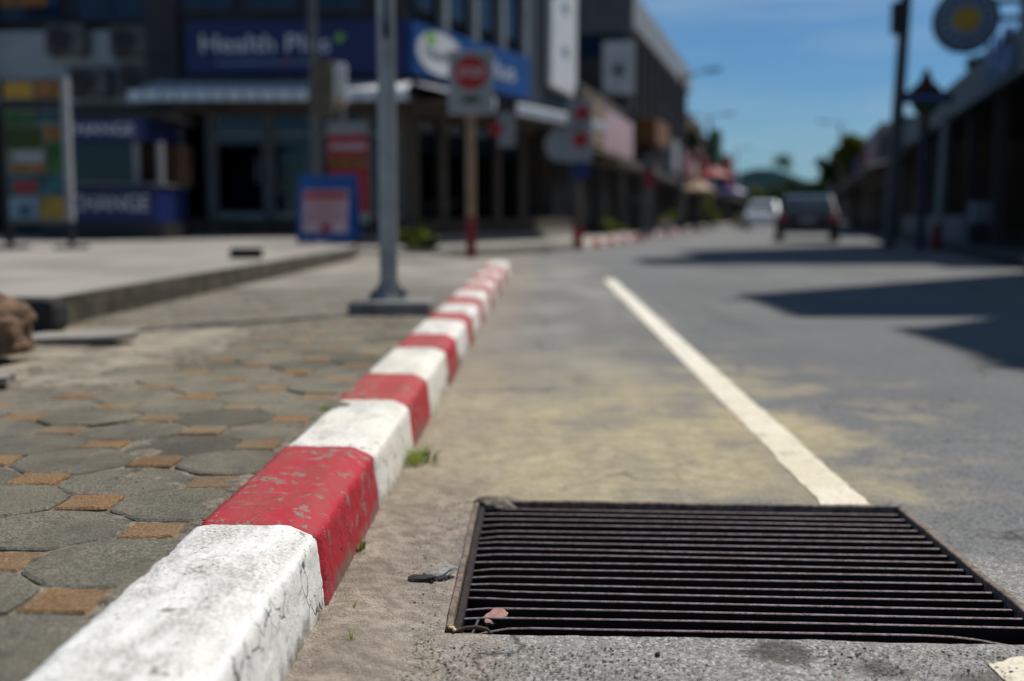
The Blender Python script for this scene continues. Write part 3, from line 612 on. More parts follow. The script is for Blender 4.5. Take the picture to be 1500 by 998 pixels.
# steel post on its concrete foot
po = thing('steel_post', 'tall grey steel post bolted to a concrete foot beside the kerb', 'post', (-.80, 5.98, .15))
MB().box((.03, -.04, .035), (.42, .44, .07), .02, b=.012).build('concrete_foot', pm('foot_concrete', (.16, .155, .15), .9, .25, 9, .004, 60), po)
MB().box((0, 0, .077), (.2, .2, .014), .02, b=.004).build('base_plate', M['steel'], po)
MB().tube([(0,0,.08),(0,0,3.4)], .048, 28).build('pole', M['steel'], po)
for sx in (-1, 1):
    for sy in (-1, 1): MB().tube([(sx*.078, sy*.078, .084), (sx*.078, sy*.078, .115)], .011, 6).build('bolt', M['steel_dk'], po)
for a in range(4):
    ca, sa = math.cos(a*math.pi/2+.02), math.sin(a*math.pi/2+.02); b = MB(); t_ = Vector((-sa, ca, 0))*.004; q = [Vector((ca*.046, sa*.046, .084)), Vector((ca*.093, sa*.093, .084)), Vector((ca*.046, sa*.046, .17))]
    b.add([p-t_ for p in q]+[p+t_ for p in q], [(0,1,2),(3,5,4),(0,3,4,1),(1,4,5,2),(2,5,3,0)]); b.build('gusset', M['steel'], po)
MB().tube([(.004,-.052,1.43),(.004,-.052,3.4)], .008, 8).build('cable', M['black'], po)

MB().box((.006, -.062, 1.45), (.03, .03, .08), b=.008).build('cable_boot', M['black'], po)
MB().tube([(0,0,1.775),(0,0,1.83)], .0495, 28).build('red_band', M['red'], po)
# ================================================================== BUILDINGS AND STREET FURNITURE
TH = math.atan2(.216, .976)                        # the far street bends this much to the right
def ltp(t, off=0.0): return Vector((-.34+.216*t + .976*off, 26.9+.976*t - .216*off, 0))   # along the far left fronts, off = towards the street
def rtp(t, off=0.0): return Vector((7.72+.2195*t - .976*off, 20+.976*t + .2195*off, 0))   # along the right fronts
def window(parent, x, z, w_, h, y=0.0, mat='glass_bl', frame='grey_dk', mull=1, trans=0):
    f = MB(); t = .05
    f.mm((x-w_/2, y-.05, z-h/2), (x-w_/2+t, y+.0, z+h/2)).mm((x+w_/2-t, y-.05, z-h/2), (x+w_/2, y, z+h/2)).mm((x-w_/2+t, y-.049, z-h/2), (x+w_/2-t, y, z-h/2+t)).mm((x-w_/2+t, y-.049, z+h/2-t), (x+w_/2-t, y, z+h/2))
    for k in range(mull): q = x-w_/2+w_*(k+1)/(mull+1); f.mm((q-.02, y-.045, z-h/2+t), (q+.02, y, z+h/2-t))
    for k in range(trans): q = z-h/2+h*(k+1)/(trans+1); f.mm((x-w_/2+t, y-.042, q-.02), (x+w_/2-t, y, q+.02))
    o = MB().mm((x-w_/2+.01, y-.012, z-h/2+.01), (x+w_/2-.01, y+.005, z+h/2-.01)).build('window', M[mat], parent); f.build('frame', M[frame], o); return o
def awning(parent, x0, x1, z, depth, drop, mat='metal_sheet', n=None):
    """sheet-metal canopy: a ribbed sloping sheet with a front fascia"""
    n = n or int((x1-x0)/.09); b = MB(); G = np.zeros((2, n*2+1, 3))
    for k in range(n*2+1):
        x = x0+(x1-x0)*k/(n*2); zz = .022*(1 if k % 2 else -1); G[0, k] = (x, -depth, z-drop+zz); G[1, k] = (x, -.02, z+zz)
    b.grid(G, False); o = b.build('awning', M[mat], parent)
    for q in range(int((x1-x0)/.3)+1):
        x = x0+.02+q*.3
        if x < x1: MB().box((x, -depth-.012, z-drop-.09), (.27, .022, .19), b=.006).build('fascia_panel', M[mat], o)
    MB().mm((x0, -depth+.02, z-drop-.075), (x1, -.03, z-drop-.05)).build('soffit', M['beige'], o)
    return o

# ---- pharmacy on the corner ---------------------------------------------------------------
ph = thing('pharmacy_building', 'dark corner shophouse with blue pharmacy sign boards and white canopy', 'building', (0, 0, 0))
foot = [(-7.1,22),(-2.53,22),(-.34,26.9),(1.05,33.2),(-7.1,33.2)]
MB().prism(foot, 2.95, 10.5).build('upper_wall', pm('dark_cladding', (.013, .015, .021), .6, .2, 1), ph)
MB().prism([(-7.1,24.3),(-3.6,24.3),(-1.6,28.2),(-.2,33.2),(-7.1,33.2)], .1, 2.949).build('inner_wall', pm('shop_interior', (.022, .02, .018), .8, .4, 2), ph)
MB().prism([(-7.1,21.5),(-2.7,21.5),(-2.3,21.7),(-.1,26.8),(1.25,33.2),(-7.1,33.2)], .0, .30).build('step', M['concrete'], ph)
MB().prism([(-7.1,21.85),(-2.66,21.85),(-2.5,21.95),(-.3,26.9),(1.05,33.2),(-7.1,33.2)], .301, .60).build('plinth', M['riser'], ph)
# front facade parts (facing the camera)
for x in (-6.98, -6.35, -5.25, -4.3, -3.35, -2.62): MB().mm((x-.09, 21.98, .6), (x+.09, 22.16, 2.95)).build('column', M['beige' if x > -3 else 'grey'], ph)
MB().mm((-7.0, 21.9, 2.6), (-2.56, 21.995, 2.96)).build('lintel', M['beige'], ph)
for (x0, x1) in ((-6.26,-5.34),(-5.16,-4.39),(-4.21,-3.44),(-3.26,-2.71)):
    d = MB().mm((x0, 22.05, .61), (x1, 22.07, 2.6)).build('door' if x0 < -4 else 'window', M['glass'], ph)
    f = MB()
    for x in (x0, x1): f.mm((x-.025, 22.03, .61), (x+.025, 22.09, 2.6))
    f.mm((x0+.025, 22.03, 2.2), (x1-.025, 22.09, 2.26)).mm((x0+.025, 22.03, .62), (x1-.025, 22.09, .74)); f.build('frame', M['white_dull'], d)
    if x0 < -4: MB().tube([(x1-.12, 22.0, 1.3), (x1-.12, 22.0, 1.8)], .016, 8).build('handle', M['steel'], d)
# goods seen through the glass
for k in range(26):
    x = random.uniform(-6.1, -3.2); z = .62+random.choice((.0, .45, .9, 1.35)); mcol = random.choice(['white_dull','teal','blue_br','cream','skyblue','red_dk','green'])
    MB().mm((x-.13, 23.2, z), (x+.13, 23.45, z+random.uniform(.18, .38))).build('packet', M[mcol], ph)
for z in (.62, 1.05, 1.5, 1.95): MB().mm((-6.3, 23.15, z-.03), (-3.1, 23.6, z)).build('shelf', M['white_dull'], ph)
MB().mm((-6.02, 22.35, .62), (-5.5, 22.7, 1.35)).build('display_stand', M['blue_br'], ph)
# side facade (turned 24 degrees) : same pieces in a rotated frame, each still a direct part
SA = math.atan2(26.9-22, -.34+2.53); SP = Vector((-2.53, 22, 0)); SLN = math.hypot(26.9-22, -.34+2.53)
def side(o): o.location = SP; o.rotation_euler = (0, 0, SA); return o
for x in (.25, 1.4, 2.6, 3.9, 5.2): side(MB().mm((x-.1, -.02, .6), (x+.1, .16, 2.95)).build('column', M['beige'], ph))
side(MB().mm((.02, -.1, 2.6), (SLN+.3, -.005, 2.96)).build('lintel', M['beige'], ph))
for (x0, x1) in ((.36,1.29),(1.51,2.49),(2.71,3.79),(4.01,5.09)): side(MB().mm((x0, .08, .61), (x1, .1, 2.6)).build('window', M['glass'], ph))
# canopies
o = awning(ph, -7.35, -2.45, 3.22, 1.25, .30); o.location = (0, 22, 0)
o = awning(ph, .1, SLN+2.2, 3.22, 1.15, .30); side(o)
# upper windows
for x in (-6.35, -5.1, -3.85): 
    q = window(ph, x, 5.6, 1.05, 2.2, 0, 'glass_bl', 'grey_dk', 1, 1); q.location = (0, 21.99, 0)
    q = window(ph, x, 8.6, 1.05, 2.2, 0, 'glass_bl', 'grey_dk', 1, 1); q.location = (0, 21.99, 0)
for x in (.6, 1.9, 3.2, 4.5): 
    q = window(ph, x, 5.9, .85, 2.6, -.01, 'glass_bl', 'steel_dk', 0, 1); side(q)
    q = window(ph, x, 8.9, .85, 2.4, -.01, 'glass_bl', 'steel_dk', 0, 1); side(q)
for x in (1.25, 2.55, 3.85, 5.05): side(MB().mm((x-.09, -.16, 4.3), (x+.09, -.005, 10.5)).build('fin', M['white_dull'], ph))
for x in (-7.0, -2.65): MB().mm((x-.1, 21.88, 2.96), (x+.1, 21.995, 10.5)).build('pilaster', M['grey_dk'], ph)
# sign boards
sg = thing('shop_sign', 'long dark blue pharmacy sign board with white lettering over the canopy', 'sign', (-4.62, 21.9, 3.33))
MB().box((0, 0, .5), (4.2, .12, .98), b=.02).build('board', M['blue'], sg)
text('lettering', 'Health Plus', .46, M['white'], sg, (-.60, -.064, .56), depth=.008, fit=2.45, bold=.004)
MB().mm((-1.55, -.068, .20), (.75, -.0625, .25)).build('small_print', M['skyblue'], sg)
MB().disc((-.22, .225), .055, .055, -.074, -.0685, 16).build('pink_dot', M['red'], sg)
MB().slabxz([(.72,.62),(.86,.60),(.93,.72),(.80,.78)], -.07, -.0625).build('leaf_mark', M['leaf_green'], sg)
sg2 = thing('shop_sign', 'bright blue angled sign board with white oval and green leaf mark', 'sign', (SP.x+.04, SP.y-.11, 3.36), SA)
MB().box((2.65, -.02, .47), (5.3, .12, .94), b=.02).build('board', M['blue_br'], sg2)
MB().disc((1.05, .47), .92, .41, -.092, -.0825, 40).build('oval', M['white'], sg2)
MB().slabxz([(.45,.66),(.62,.60),(.82,.64),(.86,.78),(.66,.86),(.52,.80)], -.1, -.0925).build('leaf_mark', M['leaf_green'], sg2)
text('lettering', 'Health', .26, M['blue'], sg2, (1.05, -.096, .44), depth=.003, fit=1.2)
text('lettering', 'Plus', .55, M['white'], sg2, (3.7, -.088, .46), depth=.005, fit=1.5)
# tall white vertical sign on the street side
vs = thing('vertical_sign', 'tall white vertical sign board high on the corner building', 'sign', at(803, 125, 28.6).to_tuple()[:2] + (at(803, 125, 28.6).z,), math.pi/2-TH)
MB().box((1.7, 0, 2.6), (3.2, .16, 5.2), b=.03).build('board', M['white'], vs)
for z in (.9, 2.0, 3.1): MB().mm((1.3, -.088, z), (2.1, -.0815, z+.28)).build('faded_mark', M['skyblue'], vs)
for z in (.6, 4.4): MB().mm((.4, .08, z), (3.0, .5, z+.08)).build('bracket', M['steel_dk'], vs)
# small projecting sign under the canopy
bs = thing('blade_sign', 'small white projecting sign with red round mark under the canopy', 'sign', at(742, 215, 22.6))
MB().box((0, 0, .33), (.34, .06, .66), b=.01).build('panel', M['white_dull'], bs); MB().disc((-.2, .33), .13, .13, -.05, .05, 24).build('red_disc', M['red'], bs); MB().mm((-.2, -.015, .64), (.2, .015, .95)).build('hanger', M['steel_dk'], bs)

# ---- neighbour with the air conditioners -----------------------------------------------------
nb = thing('shophouse', 'dark shophouse with a pale panel of air conditioners at its front', 'building', (0, 0, 0))
MB().mm((-14, 22.6, .2), (-7.11, 33, 10.5)).build('wall', pm('dark_wall', (.013, .015, .019), .7, .3, 1), nb)
for x in (-11.05, -7.35, -13.6): MB().mm((x-.24, 22.1, .25), (x+.24, 22.599, 10.5)).build('column', M['grey_dk'], nb)
MB().mm((-10.8, 22.45, 2.85), (-7.6, 22.59, 4.25)).build('panel', pm('ac_panel', (.34, .38, .41), .8, .15, 1), nb)
MB().mm((-10.8, 22.35, 2.5), (-7.6, 22.59, 2.84)).build('beam', M['black'], nb)
for x in (-10.1, -8.4): q = window(nb, x, 5.6, 1.4, 2.3, 22.58, 'glass_bl', 'blue_dk', 1, 1)
for k, x in enumerate((-10.55, -9.75, -8.95, -8.15)): MB().mm((x-.38, 22.5, .3), (x+.38, 22.57, 2.48)).build('shutter', M['black'], nb)
MB().mm((-14, 21.6, .25), (-7.12, 22.55, .36)).build('step', M['grey_dk'], nb)
b = MB().box((0, 0, 0), (.9, .08, .22), b=.02).build('lantern_strip', M['orange'], nb); b.location = at(35, 2, 22.0)
def aircon(loc, label):
    t = thing('air_conditioner', label, 'air conditioner', loc, 0, 'air conditioners on the pale panel')
    MB().box((0, -.17, .29), (.78, .3, .56), b=.025).build('casing', pm('ac_casing', (.085, .085, .085), .6, .3, 4), t)
    MB().disc((-.1, .29), .235, .235, -.335, -.3225, 28).build('fan_opening', M['black'], t)
    for r in (.09, .16, .225):
        b = MB(); b.tube([(-.1+r*math.cos(a*math.pi/12), -.345, .29+r*math.sin(a*math.pi/12)) for a in range(25)], .006, 5, False); b.build('grille_ring', M['grey'], t)
    for x in (-.3, .3): MB().mm((x-.02, -.33, -.03), (x+.02, 0, .008)).build('bracket', M['brown'], t)
    return t
for (x, y, q) in ((104, 82, 'upper air conditioner nearer the menu board'), (197, 84, 'upper air conditioner nearer the pharmacy'), (138, 143, 'lower air conditioner of the nearer pair to the menu board'), (207, 138, 'lower air conditioner next to the pharmacy canopy')):
    p = at(x, y, 22.4); aircon((p.x, 22.44, p.z), 'grey '+q)

# ---- currency exchange booth ------------------------------------------------------------------
bx0, bx1 = at(60, 300, 17.6).x, at(240, 300, 17.6).x; bw = bx1-bx0
bo = thing('exchange_booth', 'blue currency exchange booth with glass counter window', 'booth', ((bx0+bx1)/2, 17.6, .29))
MB().mm((-bw/2+.02, .02, 0), (bw/2-.02, 1.5, .28)).build('base', M['black'], bo)
MB().mm((-bw/2, 0, .281), (bw/2-.1, 1.5, .84)).build('lower_panel', M['blue'], bo)
MB().mm((-bw/2-.02, -.2, .841), (bw/2-.06, 1.5, .88)).build('counter', M['grey'], bo)
MB().mm((-bw/2, .95, .881), (bw/2, 1.5, 1.52)).build('back_wall', M['brown'], bo)
for x in (-bw/2+.05, bw/2-.42, bw/2-.05): MB().mm((x-.04, .02, .881), (x+.04, .1, 1.52)).build('mullion', M['white_dull'], bo)
MB().mm((-bw/2+.1, .05, .885), (bw/2-.47, .065, 1.515)).build('pane', M['glass'], bo)
MB().mm((-bw/2-.03, -.12, 1.521), (bw/2-.2, 1.5, 1.86)).build('header', M['blue'], bo)
MB().mm((-bw/2-.1, -.16, 1.861), (bw/2+.1, 1.55, 1.93)).build('roof', M['black'], bo)
text('lettering', 'EXCHANGE', .24, M['white'], bo, (-.13, -.126, 1.69), depth=.004, fit=1.42)
text('lettering', 'EXCHANGE', .34, M['white'], bo, (-.08, -.006, .56), depth=.004, fit=1.6)
MB().box((.28, .4, .96), (.2, .12, .15), b=.02).build('counter_box', M['green'], bo); MB().box((.06, .4, .94), (.2, .12, .11), b=.02).build('counter_box', M['blue_br'], bo); MB().box((-.42, .4, .96), (.24, .14, .16), b=.02).build('counter_box', M['white_dull'], bo)
# ---- food picture board ------------------------------------------------------------------------
mb = thing('menu_board', 'upright food picture board in a pale frame on black legs', 'menu board', (at(58, 340, 12.8).x, 12.8, .29), R(-8))
MB().box((0, 0, 1.10), (.72, .05, 1.56), b=.01).build('panel', pm('board_backing', (.13, .14, .12), .6, .2, 4), mb)
MB().mm((.362, -.05, .31), (.425, .03, 1.90)).build('frame_edge', M['white_dull'], mb); MB().mm((-.40, -.045, .06), (-.362, .03, 1.90)).build('frame_edge', M['black'], mb)
MB().mm((-.36, -.035, 1.86), (.36, .03, 1.9)).build('frame_edge', M['grey'], mb); MB().mm((-.36, -.035, .28), (.36, .03, .318)).build('frame_edge', M['grey'], mb)
for (x, m_) in ((-.36, 0), (.39, 1)): MB().mm((x-.025, -.03, 0), (x+.025, .02, .30)).build('leg', M['black'], mb); MB().mm((x-.03, -.32, 0), (x+.03, .32, .04)).build('foot', M['black'], mb)
pics = [(-.34,1.68,.0,1.85,'gold'),(.03,1.68,.34,1.85,'orange'),(-.34,1.55,.34,1.66,'black'),(-.34,1.38,.0,1.53,'green'),(.02,1.40,.34,1.53,'teal'),(.13,1.22,.33,1.36,'orange'),(-.34,1.12,.1,1.36,'leaf'),(-.24,.96,.1,1.10,'white_dull'),(-.3,.86,.12,.95,'orange'),(.14,.86,.34,1.2,'green'),(-.34,.6,.34,.84,'teal'),(-.28,.63,.02,.76,'red_dk'),(-.34,.34,.02,.58,'skyblue'),(.05,.34,.34,.58,'yellow'),(-.22,.36,-.08,.5,'teal')]
for k, (x0, z0, x1, z1, m_) in enumerate(pics): MB().mm((x0, -.0285-.0006*k, z0), (x1, -.0255-.0006*k, z1)).build('picture', M[m_], mb)
# ---- blue A-frame board -------------------------------------------------------------------------
p = at(483, 350, 15.0); ab = thing('sandwich_board', 'blue sandwich board with pale red printed sheet on the forecourt', 'sandwich board', (p.x, 15.0, .29), R(-6))
def leaf_board(s, nm):
    a = R(9)*s; b = MB(); b.box((0, s*.16, .47), (.74, .03, .88), 0, a, 0, .008); return b.build(nm, M['blue_br'], ab)
q = leaf_board(1, 'rear_panel'); q = leaf_board(-1, 'front_panel')
A = R(-9); Rm = Matrix.Rotation(A, 3, 'X')
def onp(x, z, d): v = Rm @ Vector((x, -.0165-d, z)); return v + Vector((0, -.16, .47))
def decal(name, x0, z0, x1, z1, m_, d):
    vs_ = [onp(x0,z0,d),onp(x1,z0,d),onp(x1,z1,d),onp(x0,z1,d)]; vb = [onp(x0,z0,d-.002),onp(x1,z0,d-.002),onp(x1,z1,d-.002),onp(x0,z1,d-.002)]
    MB().add(vs_+vb, [(0,1,2,3),(7,6,5,4),(0,4,5,1),(1,5,6,2),(2,6,7,3),(3,7,4,0)]).build(name, M[m_], ab)
decal('sheet', -.3, -.32, .3, .24, 'pink', .003); decal('red_strip', -.28, .12, .28, .21, 'red', .006)
for k in range(4): decal('red_line', -.24, .05-.07*k, .24, .068-.07*k, 'red', .006)
decal('red_mark', -.05, -.31, .09, -.2, 'red', .006)
for x in (-.33, .33): MB().mm((x-.02, -.26, 0), (x+.02, -.2, .09)).build('foot', M['black'], ab); MB().mm((x-.02, .2, 0), (x+.02, .26, .09)).build('foot', M['black'], ab)
# ---- slim pole with a meter box, white lamp and red banner ----------------------------------------
p = at(463, 340, 16.4); sp = thing('sign_pole', 'slim grey pole with a meter box behind the sandwich board', 'pole', (p.x, 16.4, .29))
MB().tube([(0,0,0),(0,0,6.5)], .058, 16).build('pole', M['grey'], sp); MB().tube([(0,0,0),(0,0,.05)], .12, 16).build('base', M['steel_dk'], sp)
MB().box((.17, -.1, 2.16), (.29, .16, .78), b=.02).build('meter_box', pm('olive_box', (.10, .085, .055), .7, .3, 4), sp)
for z in (1.9, 2.4): MB().tube([(0,0,z-.02),(0,0,z+.02)], .065, 16).build('clamp', M['steel_dk'], sp)
p = at(503, 340, 16.9); ls = thing('light_box', 'white rounded light box on a short stand above the red banner', 'light box', (p.x, 16.9, .29))
MB().box((.0, 0, 2.28), (.17, .12, .62), b=.05).build('housing', M['white'], ls); MB().box((0, -.07, 2.02), (.1, .03, .1), b=.01).build('yellow_patch', M['yellow'], ls); MB().tube([(0,.1,0),(0,.1,2.3)], .03, 10).build('stand', M['white_dull'], ls)
p = at(513, 340, 16.8); rb = thing('banner', 'red and yellow standing banner with white top strip', 'banner', (p.x, 16.7, .29), R(3))
MB().mm((-.29, -.012, .42), (.29, .012, 1.55)).build('cloth', M['red'], rb); MB().mm((-.30, -.016, 1.55), (.28, .016, 1.74)).build('top_strip', M['white_dull'], rb); MB().mm((-.28, -.018, 1.07), (.28, -.0125, 1.23)).build('yellow_band', M['orange'], rb); MB().mm((-.26, -.018, 1.33), (.26, -.0125, 1.43)).build('pale_band', M['pink'], rb)
MB().mm((-.29, -.016, .28), (.29, .016, .419)).build('hem', M['white_dull'], rb); MB().mm((-.05, -.019, .75), (.1, -.0125, .98)).build('dark_mark', M['blue_dk'], rb); MB().tube([(.27,.03,0),(.27,.03,1.76)], .015, 8).build('pole', M['steel_dk'], rb); MB().box((.1, .03, .02), (.5, .3, .04), b=.01).build('foot', M['black'], rb)
# ---- STOP sign --------------------------------------------------------------------------------------
ssn = thing('stop_sign', 'square white sign with round red stop disc on a tan and red post', 'sign', (-.855, 13.98, .147))
MB().tube([(0,0,.5),(0,0,1.95)], .055, 18).build('post', M['tan'], ssn); MB().tube([(0,0,0),(0,0,.5)], .062, 18).build('red_base', M['red_dk'], ssn)
MB().box((.01, -.07, 2.11), (.54, .025, .76), b=.01).build('panel', pm('sign_grey_white', (.30, .31, .32), .6, .1, 4), ssn)
MB().box((.01, -.0835, 2.11), (.46, .006, .68), b=.002).build('panel_face', M['white_dull'], ssn)
MB().disc((.01, 2.22), .2, .2, -.094, -.0875, 40).build('red_disc', M['red'], ssn); text('lettering', 'STOP', .15, M['white'], ssn, (.01, -.096, 2.22), depth=.002, fit=.3)
MB().mm((-.09, -.0915, 1.87), (.11, -.0875, 1.95)).build('green_mark', M['green'], ssn)
for z in (1.9, 2.3): MB().tube([(0,0,z-.015),(0,0,z+.015)], .062, 18).build('clamp', M['steel_dk'], ssn)
MB().tube([(0,0,1.95),(0,0,2.45)], .05, 18).build('post_top', M['tan'], ssn)
# ---- second sign post at the far corner -----------------------------------------------------------------
s2 = thing('sign_post', 'grey post with two red dotted traffic plates and a blue disc at far kerb', 'sign post', (.74, 22.9, .0))
MB().tube([(0,0,.45),(0,0,3.2)], .085, 16).build('post', M['beige'], s2); MB().tube([(0,0,0),(0,0,.45)], .1, 16).build('red_base', M['red'], s2)
MB().box((.02, -.12, 2.66), (.50, .03, .5), b=.01).build('plate', M['white_dull'], s2); MB().disc((.06, 2.68), .15, .15, -.146, -.1365, 24).build('red_disc', M['red'], s2)
MB().box((-.02, -.12, 2.05), (.56, .03, .66), b=.01).build('plate', M['white_dull'], s2); MB().disc((.03, 2.16), .15, .15, -.146, -.1365, 24).build('red_disc', M['red'], s2)
MB().disc((-.34, 2.06), .33, .33, -.1, -.08, 32).build('white_disc', M['white_dull'], s2); MB().disc((.03, 1.55), .2, .2, -.14, -.11, 24).build('blue_disc', M['blue'], s2)
# ---- low shop with the pale pink sign ------------------------------------------------------------------
def lbuild(name, label, t0, t1, h, depth, wall, cat='building'):
    o = thing(name, label, cat, ltp(t0), math.pi/2-TH); L = t1-t0
    MB().mm((0, .9, .13), (L, depth, h)).build('wall', M[wall], o); MB().mm((0, 0, 2.75), (L, .899, h)).build('upper_wall', M[wall], o)
    n = max(1, int(L/3.6))
    for k in range(n+1): x = min(max(k*L/n, .15), L-.15); MB().mm((x-.14, .02, .13), (x+.14, .3, 2.75)).build('pillar', M['grey'], o)
    for k in range(n): MB().mm((k*L/n+.35, .84, .14), ((k+1)*L/n-.35, .898, 2.5)).build('shutter', M['black'], o)
    return o, L
lo, L = lbuild('low_shop', 'low dark shop with pale pink sign boards beyond the corner building', 6.6, 15.6, 4.5, 7, 'beige')
for k in range(3): MB().mm((2.6+k*2.1, -.35, 2.72), (2.6+k*2.1+2.0, -.22, 4.0)).build('sign_panel', M['pink'], lo)
MB().mm((.2, -.36, 2.75), (2.45, -.2, 4.1)).build('sign_panel', M['tan'], lo); aw = awning(lo, 0, L, 2.7, 1.2, .35, 'beige', 30)
# ---- long dark block --------------------------------------------------------------------------------------
db, L = lbuild('dark_block', 'long dark three storey block with a white parapet along the street', 15.9, 39.5, 8.3, 9, 'grey_dk')
for k in range(10): MB().mm((k*L/10+.02, -.25, 7.55), ((k+1)*L/10-.02, .0, 8.75)).build('parapet_panel', M['white_dull'], db)
MB().mm((-.05, -.2, 7.3), (-.001, 7.9, 8.9)).build('end_parapet', M['grey'], db); MB().mm((-.04, .2, 6.5), (-.001, 7.8, 7.29)).build('window_band', M['glass_bl'], db)
for k in range(9):
    for z in (3.9, 6.1): window(db, 1.3+k*2.55, z+.2, 1.7, 1.5, -.002, 'glass_bl', 'grey', 1, 0)
for k in range(10): MB().mm((k*L/10-.08+.1, -.22, 2.9), (k*L/10+.1+.08, -.004, 7.5)).build('fin', M['grey'], db)
MB().mm((2.0, -.9, 3.5), (6.5, -.15, 4.4)).build('brown_sign', M['orange'], db); MB().mm((3.0, -.7, 2.4), (5.0, -.1, 3.3)).build('brown_sign', M['brown'], db)
for k, (x, m_) in enumerate(((9, 'white_dull'), (12.5, 'pink'), (16, 'red_dk'), (19.5, 'cream'))): MB().mm((x, -.8, 2.7), (x+2.8, -.2, 4.1-.15*k)).build('sign_panel', M[m_], db)
aw = awning(db, 0, L, 2.6, 1.3, .35, 'grey', 40)
p = at(905, 139, 41.5); ws = thing('sign_board', 'white square sign board with a dark leaf mark on the dark block', 'sign', (p.x, 41.2, p.z), 0)
MB().box((0, 0, .9), (1.12, .14, 1.8), b=.03).build('board', M['white'], ws)
MB().slabxz([(0.248, 0.651), (0.119, 0.765), (0.41, 0.872), (0.101, 0.845), (0.333, 1.218), (0.038, 0.894), (0.0, 1.44), (-0.038, 0.894), (-0.333, 1.218), (-0.101, 0.845), (-0.41, 0.872), (-0.119, 0.765), (-0.248, 0.651), (-0.03, 0.7), (-0.03, 0.45), (0.03, 0.45), (0.03, 0.7)], -.082, -.0725).build('leaf_mark', M['black'], ws)
# ---- further fronts down the left of the street ---------------------------------------------------------------
for (t0, t1, h, wl, sgn, lab) in ((40, 52, 6.6, 'brown', (('red_dk',1,2.6,4.2),('skyblue',6,2.6,3.8)), 'brown two storey shop after the dark block'),
                          (52.5, 66, 6.2, 'black', (('green',1,4.2,6.6),('blue',6.5,2.4,3.6)), 'dark shop carrying a tall green sign'),
                          (66.5, 80, 6.0, 'red_dk', (('red',1,3.0,5.6),('blue_br',7,2.2,3.4)), 'red fronted shop past the green sign'),
                          (80.5, 104, 5.2, 'grey', (('blue',3,2.2,3.3),('orange',12,2.2,3.2)), 'low grey shop at the far end of the left row')):
    o, L = lbuild('street_shop', lab, t0, t1, h, 8, wl)
    for (m_, x, z0, z1) in sgn: MB().mm((x, -.9, z0), (x+4.2, -.3, z1)).build('sign_panel', M[m_], o)
    for k in range(int(L/3.6)):
        if h > 4.7: window(o, 1.8+k*3.6, 3.7+.3, 1.6, 1.1, -.004, 'glass_dk', 'grey', 1, 0)
    awning(o, 0, L, 2.6, 1.2, .3, 'beige', 20)
# ---- right side ---------------------------------------------------------------------------------------------
RR = -math.pi/2-TH
def rbuild(name, label, t0, t1, h, depth, wall, cat='building'):
    o = thing(name, label, cat, rtp(t1), RR); L = t1-t0; return o, L
pv, L = rbuild('pavilion_shop', 'open fronted dark shop with sloping blue grey fascia and lettering', -3, 17.5, 3.6, 8, 'black')
MB().mm((0, 5, .13), (L, 8, 3.4)).build('back_wall', M['black'], pv); MB().mm((0, .4, 3.05), (L, 7.9, 3.3)).build('ceiling', M['black'], pv)
for k in range(12): MB().mm((k*L/12+.012, -.12, 2.78), ((k+1)*L/12-.012, .0, 3.46)).build('fascia_panel', M['roof_grey'], pv)
b = MB(); b.add([(0,.02,3.45),(L,.02,3.45),(L,7,5.2),(0,7,5.2),(0,.02,3.38),(L,.02,3.38),(L,7,5.1),(0,7,5.1)], [(0,1,2,3),(7,6,5,4),(0,4,5,1),(1,5,6,2),(2,6,7,3),(3,7,4,0)]); b.build('roof', M['grey_dk'], pv)
for k in range(7): x = .2+k*(L-.4)/6; MB().mm((x-.09, .1, .13), (x+.09, .3, 3.05)).build('post', M['grey_dk'], pv)
MB().mm((.1, .02, .13), (L-6, .18, .68)).build('low_wall', pm('low_wall', (.14, .16, .19), .8, .2, 1), pv); MB().mm((-.1, -.5, .0), (L+6, 8, .129)).build('plinth', M['grey_dk'], pv)
for q_, c_ in ((18.2, 'H'), (19.5, 'G')): text('letter', c_, .95, M['letter_blue'], pv, (q_, -.20, 3.16), depth=.03, fit=.95, bold=.01)
MB().mm((L-3.2, .4, 3.46), (L, 7, 6.2)).build('upper_room', M['beige'], pv)
for k in range(4): MB().mm((L-3.0+k*.75, .30, 3.7), (L-2.6+k*.75, .395, 6.2)).build('shutter', M['white_dull'], pv)
for (t0, t1, h, wl, sg_, lab) in ((18, 29, 3.9, 'beige', 'pink', 'beige shop with faded pink sign beyond the pavilion'), (29.5, 43, 4.6, 'white_dull', 'blue_br', 'pale shop with a bright blue sign panel on the right row'), (43.5, 58, 4.0, 'cream', 'orange', 'cream shop with an orange sign further along the right row'), (58.5, 100, 4.2, 'grey_dk', 'teal', 'long dark shop row at the far end on the right')):
    o, L = rbuild('street_shop', lab, t0, t1, h, 8, wl)
    MB().mm((0, .9, .13), (L, 8, h)).build('wall', M[wl], o); MB().mm((0, 0, 2.6), (L, .899, h)).build('upper_wall', M[wl], o)
    n = max(2, int(L/4))
    for k in range(n): MB().mm((k*L/n+.3, .82, .14), ((k+1)*L/n-.3, .898, 2.4)).build('shutter', M['black' if k % 2 else 'grey_dk'], o); MB().mm((k*L/n+.1, -.5, 2.7), (k*L/n+2.4, -.25, 3.6)).build('sign_panel', M[(sg_, 'grey', 'red_dk')[k % 3]], o)
    awning(o, 0, L, 2.6, 1.1, .3, 'grey', 20)
